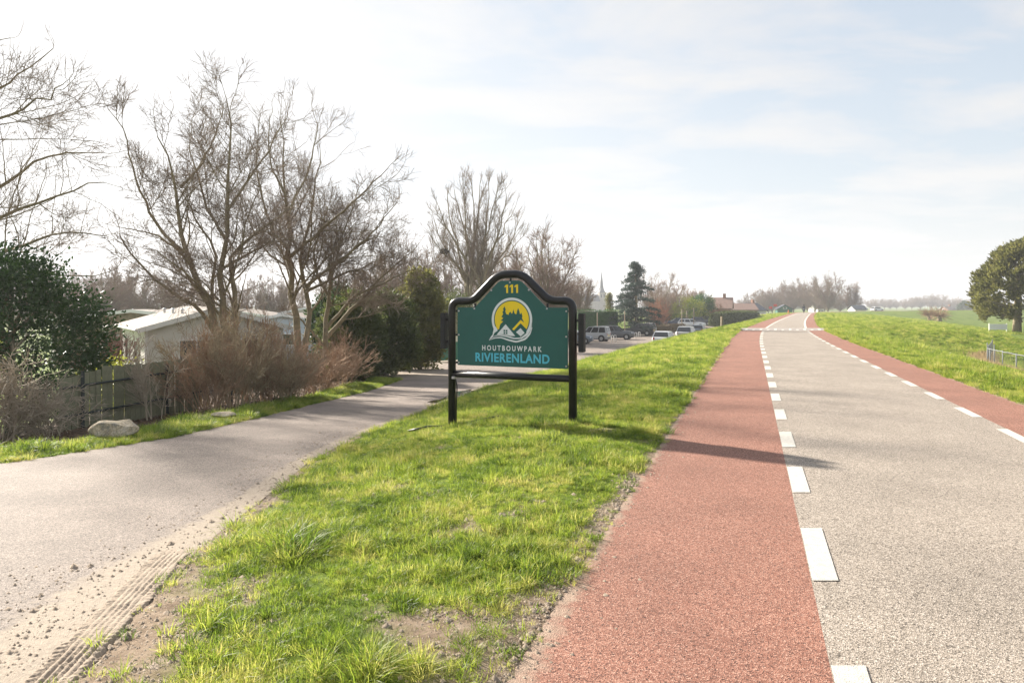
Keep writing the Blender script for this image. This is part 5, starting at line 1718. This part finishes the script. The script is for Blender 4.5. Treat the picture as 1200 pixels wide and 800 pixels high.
# ------------------------------------------------------------------ houses
def house(name, x, y, rz, w, l, eave, ridge, wall_m, roof_m, label, wins=2, chimney=True, base=None, door=True):
    """ridge runs along local x; long side faces -y"""
    zg = gz(x, y) if base is None else base
    root = empty(name, (x, y, zg), rz, label=label, cat='house')
    e_, r_ = eave - zg, ridge - zg
    mb = MB()
    prof = [(0, 0), (l, 0), (l, e_), (l / 2, r_ - .02), (0, e_)]
    V = [(-w / 2, p[0], p[1]) for p in prof] + [(w / 2, p[0], p[1]) for p in prof]
    mb.add(V, [(4, 3, 2, 1, 0), (5, 6, 7, 8, 9)] + [(i, (i + 1) % 5, 5 + (i + 1) % 5, 5 + i) for i in range(5)]).build('wall', wall_m, root)
    rf = MB()
    ov, th = .35, .16
    sl = (r_ - e_) / (l / 2)
    for s in (0, 1):
        ya, yb = (-ov, l / 2) if s == 0 else (l + ov, l / 2)
        za = e_ - ov * sl
        q = [(ya, za), (yb, r_), (yb, r_ + th), (ya, za + th)]
        V = [(-w / 2 - ov, p[0], p[1]) for p in q] + [(w / 2 + ov, p[0], p[1]) for p in q]
        rf.add(V, [(0, 1, 2, 3), (7, 6, 5, 4), (0, 4, 5, 1), (1, 5, 6, 2), (2, 6, 7, 3), (3, 7, 4, 0)])
    roof = rf.build('roof', roof_m, root)
    if chimney:
        MB().box((w * .18, l / 2, r_ + .4), (.7, .7, 1.4)).build('chimney', M['brick'], roof)
    for i in range(wins):
        window(root, -w / 2 + w * (i + .75) / (wins + .5), e_ * .55, min(1.3, w / wins * .5), e_ * .42, -.002, 2)
    if door:
        MB().box((w / 2 - .9, -.03, 1.0), (.95, .06, 2.0)).build('door', M['plastic'], root)
    for s in (-1, 1):                                   # gable windows
        o = MB().box((s * (w / 2 + .03), l / 2, e_ + (r_ - e_) * .25), (.06, 1.1, min(1.2, (r_ - e_) * .4))).build('window', M['trim'], root)
        MB().box((s * (w / 2 + .064), l / 2, e_ + (r_ - e_) * .25), (.012, .9, min(1.0, (r_ - e_) * .32))).build('pane', M['glass'], o)
    return root
def house_px(name, px, Y, wpx, eave_y, ridge_y, rz, l, wm, rm, label, **kw):
    x = (px - 600) / F * Y
    ez = EYE + (H0 - eave_y) / F * Y; rz_ = EYE + (H0 - ridge_y) / F * Y
    return house(name, x, Y, rz, wpx * Y / F, l, ez, rz_, wm, rm, label, **kw)
house_px('brick_house', 843, 165, 26, 361, 349, -.35, 8.5, M['brick'], M['tile'], 'brick house with brown tiled roof and chimney behind the orange brown bush')
house_px('brick_house', 871, 185, 32, 363, 356, -.1, 9, M['brick'], M['tile'], 'long low brick house with brown roof behind the dark clipped hedge', chimney=False, wins=4)
house_px('white_house', 891, 190, 17, 363.5, 355.5, .35, 8, M['chalet'], M['slate'], 'white house with dark slate roof beside the access road')
house_px('green_hut', 927, 215, 10, 362, 357.5, PI / 2 - .1, 4.5, M['hutgreen'], M['slate'], 'small green hut with white trim at the roadside before the tree clump', chimney=False, wins=1, door=False)
house_px('white_house', 1009, 250, 13, 362.5, 358, -.1, 7, M['chalet'], M['slate'], 'low white house with dark roof at the foot of the poplars', chimney=False)
house_px('white_house', 962, 270, 8, 361, 357, .2, 6, M['chalet'], M['tile'], 'white cottage glimpsed under the bare tree clump', chimney=False)
house_px('farm_house', 1118, 388, 13, 364, 359, .25, 8, M['brick'], M['stone'], 'pale distant farm house beyond the meadow beside a round tree', chimney=True)
evergreen('round_tree', atg(1131, 385), (3.2, 3.0, 3.2), 3.0, 160, 26, .5, .55, M['holly'], 'dark round distant tree beside the pale farm house', 121, trunk=.25, cat='tree')

# church
cx_, cy_ = at(705, 0, 460)[:2]
zc_ = gz(cx_, cy_)
ch = empty('church', (cx_, cy_, zc_), .2, label='distant church with a slender dark spire above the clipped hedge', cat='church')
tz = EYE + (H0 - 343) / F * 460 - zc_
sz = EYE + (H0 - 318) / F * 460 - zc_
MB().box((0, 0, tz / 2), (4.6, 4.6, tz)).build('tower', M['stone'], ch)
MB().tube([(0, 0, tz), (0, 0, tz + 1.6), (0, 0, tz + 3.2), (0, 0, sz)], [3.0, 2.0, 1.4, .05], 8).build('spire', M['slate'], ch)
for s_ in (-1, 1):
    MB().box((s_ * 1.0, -2.33, tz - 2.2), (.8, .1, 2.2)).build('belfry_opening', M['plastic'], ch)
nv = tz * .55
MB().add([(-13, -4, 0), (-2.5, -4, 0), (-2.5, 4, 0), (-13, 4, 0), (-13, -4, nv), (-2.5, -4, nv), (-2.5, 4, nv), (-13, 4, nv)], [(3, 2, 1, 0), (0, 1, 5, 4), (1, 2, 6, 5), (2, 3, 7, 6), (3, 0, 4, 7)]).build('nave', M['stone'], ch)
MB().add([(-13.2, -4.4, nv), (-2.3, -4.4, nv), (-2.3, 4.4, nv), (-13.2, 4.4, nv), (-13.2, 0, nv + 4.5), (-2.3, 0, nv + 4.5)], [(0, 1, 5, 4), (2, 3, 4, 5), (0, 4, 3), (1, 2, 5), (3, 2, 1, 0)]).build('roof', M['slate'], ch)

# ------------------------------------------------------------------ right side: basin fence, notice board, signs
fr = empty('basin_fence', g3(*at(1157, 0, 40)[:2]), 0, label='curved galvanised mesh fence with thin posts on the grass bank', cat='fence')
fo = np.array(fr.location)
arc = smooth_line([(*at(1163, 0, 46)[:2], 0), (*at(1157, 0, 42.5)[:2], 0), (*at(1157, 0, 39)[:2], 0), (*at(1168, 0, 35.8)[:2], 0), (*at(1196, 0, 33)[:2], 0), (*at(1240, 0, 31)[:2], 0), (*at(1310, 0, 30)[:2], 0)], 60)
az = terrain(arc[:, 0], arc[:, 1])
hF = .98
MB().tube([(p[0] - fo[0], p[1] - fo[1], z - fo[2] + hF) for p, z in zip(arc, az)], .022, 8).build('top_rail', M['galv'], fr, True)
for i in range(0, 60, 5):
    p = arc[i]; z = az[i] - fo[2]
    MB().tube([(p[0] - fo[0], p[1] - fo[1], z - .2), (p[0] - fo[0], p[1] - fo[1], z + hF + (.28 if i in (15, 35) else .06))], .026, 8).build('post', M['galv'], fr, True)
d_ = np.concatenate([[0], np.cumsum(np.linalg.norm(np.diff(arc[:, :2], axis=0), axis=1))])
Pm = []
for s in np.arange(0, d_[-1], .10):
    x = np.interp(s, d_, arc[:, 0]); y = np.interp(s, d_, arc[:, 1]); z = np.interp(s, d_, az)
    Pm.append([(x, y, z + .02), (x, y, z + hF / 2), (x, y, z + hF - .02)])
Pm = np.array(Pm) - fo
V1, Q1 = tubes(Pm, np.full(Pm.shape[:2], .0028), 3)
rows = [np.stack([arc[:, 0], arc[:, 1], az + h_], -1) - fo for h_ in np.arange(.05, hF, .10)]
V2, Q2 = tubes(np.stack(rows), np.full((len(rows), 60), .0028), 3)
V, Q = join([(V1, Q1), (V2, Q2)])
link('wire_mesh', np_mesh('wire_mesh', V, Q), M['galv'], fr)
# dry grass at its foot
nd = 3200
s = rng.random(nd) * d_[-1]
X = np.interp(s, d_, arc[:, 0]) + rng.normal(-.45, .35, nd); Y = np.interp(s, d_, arc[:, 1]) + rng.normal(-.1, .28, nd)
C = np.stack([X, Y, terrain(X, Y)], -1)
V, Q = leaf_cloud(rng, C, .03, 5, .30, None, .10, 1.2, .3)
link('dry_grass', np_mesh('dry_grass', V, Q), M['drygrass'], label='dry straw coloured grass along the foot of the curved mesh fence', cat='grass', kind='stuff')
nbp = atg(1169.5, 74)
nb_ = empty('notice_board', nbp, .05, label='low white blank board on posts beside the broad conifer', cat='board')
MB().box((0, 0, .62), (1.9, .05, .62)).build('panel', M['trim'], nb_)
for x_ in (-.98, .98):
    MB().box((x_, .0, .45), (.07, .07, 1.1)).build('post', M['trim'], nb_)
for px, Y in ((903, 178), (908.5, 176)):
    p = atg(px, Y)
    o = empty('roadside_sign', p, 0, label='small red roadside sign on a thin post beside the access road', cat='sign', group='red roadside signs')
    MB().tube([(0, 0, -.1), (0, 0, 2.3)], .04, 8).build('post', M['galv'], o)
    MB().box((0, -.06, 2.05), (.85, .03, .62)).build('plate', M['redpaint'], o)

# rain puddle at the ramp's edge
mp_, np_, lp_, bp_ = nodes_of('puddle_water')
bp_.inputs['Base Color'].default_value = (.06, .045, .035, 1); bp_.inputs['Roughness'].default_value = .04
for cy0, ln, wd in ((19.3, 1.5, .24), (16.6, .7, .12)):
    pts_ = []
    for k in range(28):
        a = k / 28 * 6.283
        r_ = 1 + .25 * math.sin(3 * a + cy0) + .12 * math.sin(7 * a)
        yy = cy0 + ln * math.sin(a) * r_
        pts_.append((float(RE(np.array(yy))) - .34 + wd * math.cos(a) * r_, yy, float(RZ(yy)) + .006))
    MB().add(pts_, [tuple(range(28))]).build('puddle', mp_, kind='structure')

# distant strip of water
xw = np.linspace(150, 420, 30)
V = [(x, 238 + 6 * math.sin(x * .03), -2.93) for x in xw] + [(x, 252 + 8 * math.sin(x * .025 + 1), -2.93) for x in xw]
mw, nw_, lw_, bw_ = nodes_of('water')
bw_.inputs['Base Color'].default_value = (.10, .12, .12, 1); bw_.inputs['Roughness'].default_value = .08
MB().add(V, [(i, i + 1, 31 + i, 30 + i) for i in range(29)]).build('water', mw, kind='structure')

# ------------------------------------------------------------------ moped rider coming along the road
def rider():
    Y = 152.0
    x = float(XL(Y)) + .75
    hd = -PI / 2 - .42                                   # towards the camera along the lane
    mo = empty('moped', (x, Y, .004), hd, label='dark moped on the far stretch of road before the bend', cat='moped')
    MB().tube(fillet([(-.45, 0, .62), (-.1, 0, .60), (.1, 0, .36), (.42, 0, .38), (.52, 0, .95)], [.1, .12, .12, .1], 4), [.13] * 22, 8).build('body', M['cloth_d'], mo, True)
    MB().box((-.32, 0, .76), (.55, .26, .12)).build('seat', M['plastic'], mo, bevel=.03)
    for X in (-.55, .62):
        w = MB().tube([(X, -.05, .24), (X, .05, .24)], .24, 16).build('wheel', M['tyre'], mo)
        MB().tube([(X, -.056, .24), (X, .056, .24)], .13, 12).build('rim', M['rim'], w)
    MB().tube([(.46, -.34, 1.02), (.50, 0, 1.0), (.46, .34, 1.02)], .02, 8).build('handlebar', M['plastic'], mo)
    MB().tube([(.55, 0, .86), (.62, 0, .86)], [.10, .08], 10).build('headlight', M['lens_w'], mo)
    pe = empty('person', (x, Y, .004), hd, label='person in a dark jacket and helmet riding the moped', cat='person')
    J = [(-.28, 0, .86, .155), (-.26, 0, 1.08, .15), (-.22, 0, 1.32, .175), (-.19, 0, 1.46, .075), (-.16, 0, 1.56, .06), (-.13, 0, 1.68, .115), (-.13, 0, 1.78, .10),
         (-.18, .19, 1.38, .075), (.05, .30, 1.16, .055), (.34, .33, 1.06, .042), (.45, .33, 1.04, .04),
         (-.18, -.19, 1.38, .075), (.05, -.30, 1.16, .055), (.34, -.33, 1.06, .042), (.45, -.33, 1.04, .04),
         (-.22, .12, .84, .11), (.16, .20, .82, .085), (.10, .18, .48, .06), (.14, .18, .42, .05), (.28, .18, .42, .04),
         (-.22, -.12, .84, .11), (.16, -.20, .82, .085), (.10, -.18, .48, .06), (.14, -.18, .42, .05), (.28, -.18, .42, .04)]
    E = [(0, 1), (1, 2), (2, 3), (3, 4), (4, 5), (5, 6), (2, 7), (7, 8), (8, 9), (9, 10), (2, 11), (11, 12), (12, 13), (13, 14), (0, 15), (15, 16), (16, 17), (17, 18), (18, 19), (0, 20), (20, 21), (21, 22), (22, 23), (23, 24)]
    me = bpy.data.meshes.new('body'); me.from_pydata([j[:3] for j in J], E, [])
    o = link('body', me, M['cloth_d'], pe)
    sk = o.modifiers.new('skin', 'SKIN')
    for i, j in enumerate(J):
        me.skin_vertices[0].data[i].radius = (j[3], j[3])
    me.skin_vertices[0].data[0].use_root = True
    ss = o.modifiers.new('sub', 'SUBSURF'); ss.levels = ss.render_levels = 2
    bm = bmesh.new(); bmesh.ops.create_uvsphere(bm, u_segments=16, v_segments=10, radius=.15)
    for v in bm.verts: v.co = (v.co.x * 1.1 - .13, v.co.y * .95, v.co.z * 1.05 + 1.75)
    hm = bpy.data.meshes.new('helmet'); bm.to_mesh(hm); bm.free()
    hm.polygons.foreach_set('use_smooth', np.ones(len(hm.polygons), bool))
    link('helmet', hm, M['plastic'], pe)
    MB().box((.02, 0, 1.73), (.03, .2, .1)).build('visor', M['glass'], pe, bevel=.01)
bpy.context.view_layer.update()
rider()
pc = g3(float(XL(140)) + LANE_L - .3, 140)
MB().tube([(0, 0, 0), (0, 0, .04), (0, 0, .05), (0, 0, .75)], [.24, .24, .16, .04], 10).build('traffic_cone', M['orange'], None, loc=tuple(pc), label='small orange cone at the edge of the far cycle lane', cat='cone')

# ------------------------------------------------------------------ the air
hz_ = MB().box(((1500 - 1150) / 2, 795, 16), (2960, 1850, 41)).build('haze', None, label='thin pale haze over the fields', cat='haze', kind='stuff')
mh = bpy.data.materials.new('haze'); mh.use_nodes = True
hn, hl = mh.node_tree.nodes, mh.node_tree.links
hn.clear()
ho = hn.new('ShaderNodeOutputMaterial'); hv = hn.new('ShaderNodeVolumePrincipled')
hv.inputs['Color'].default_value = (.93, .95, 1.0, 1)
hv.inputs['Density'].default_value = 0.0006
hv.inputs['Anisotropy'].default_value = 0.25
hl.new(hv.outputs[0], ho.inputs['Volume'])
hz_.data.materials.append(mh)
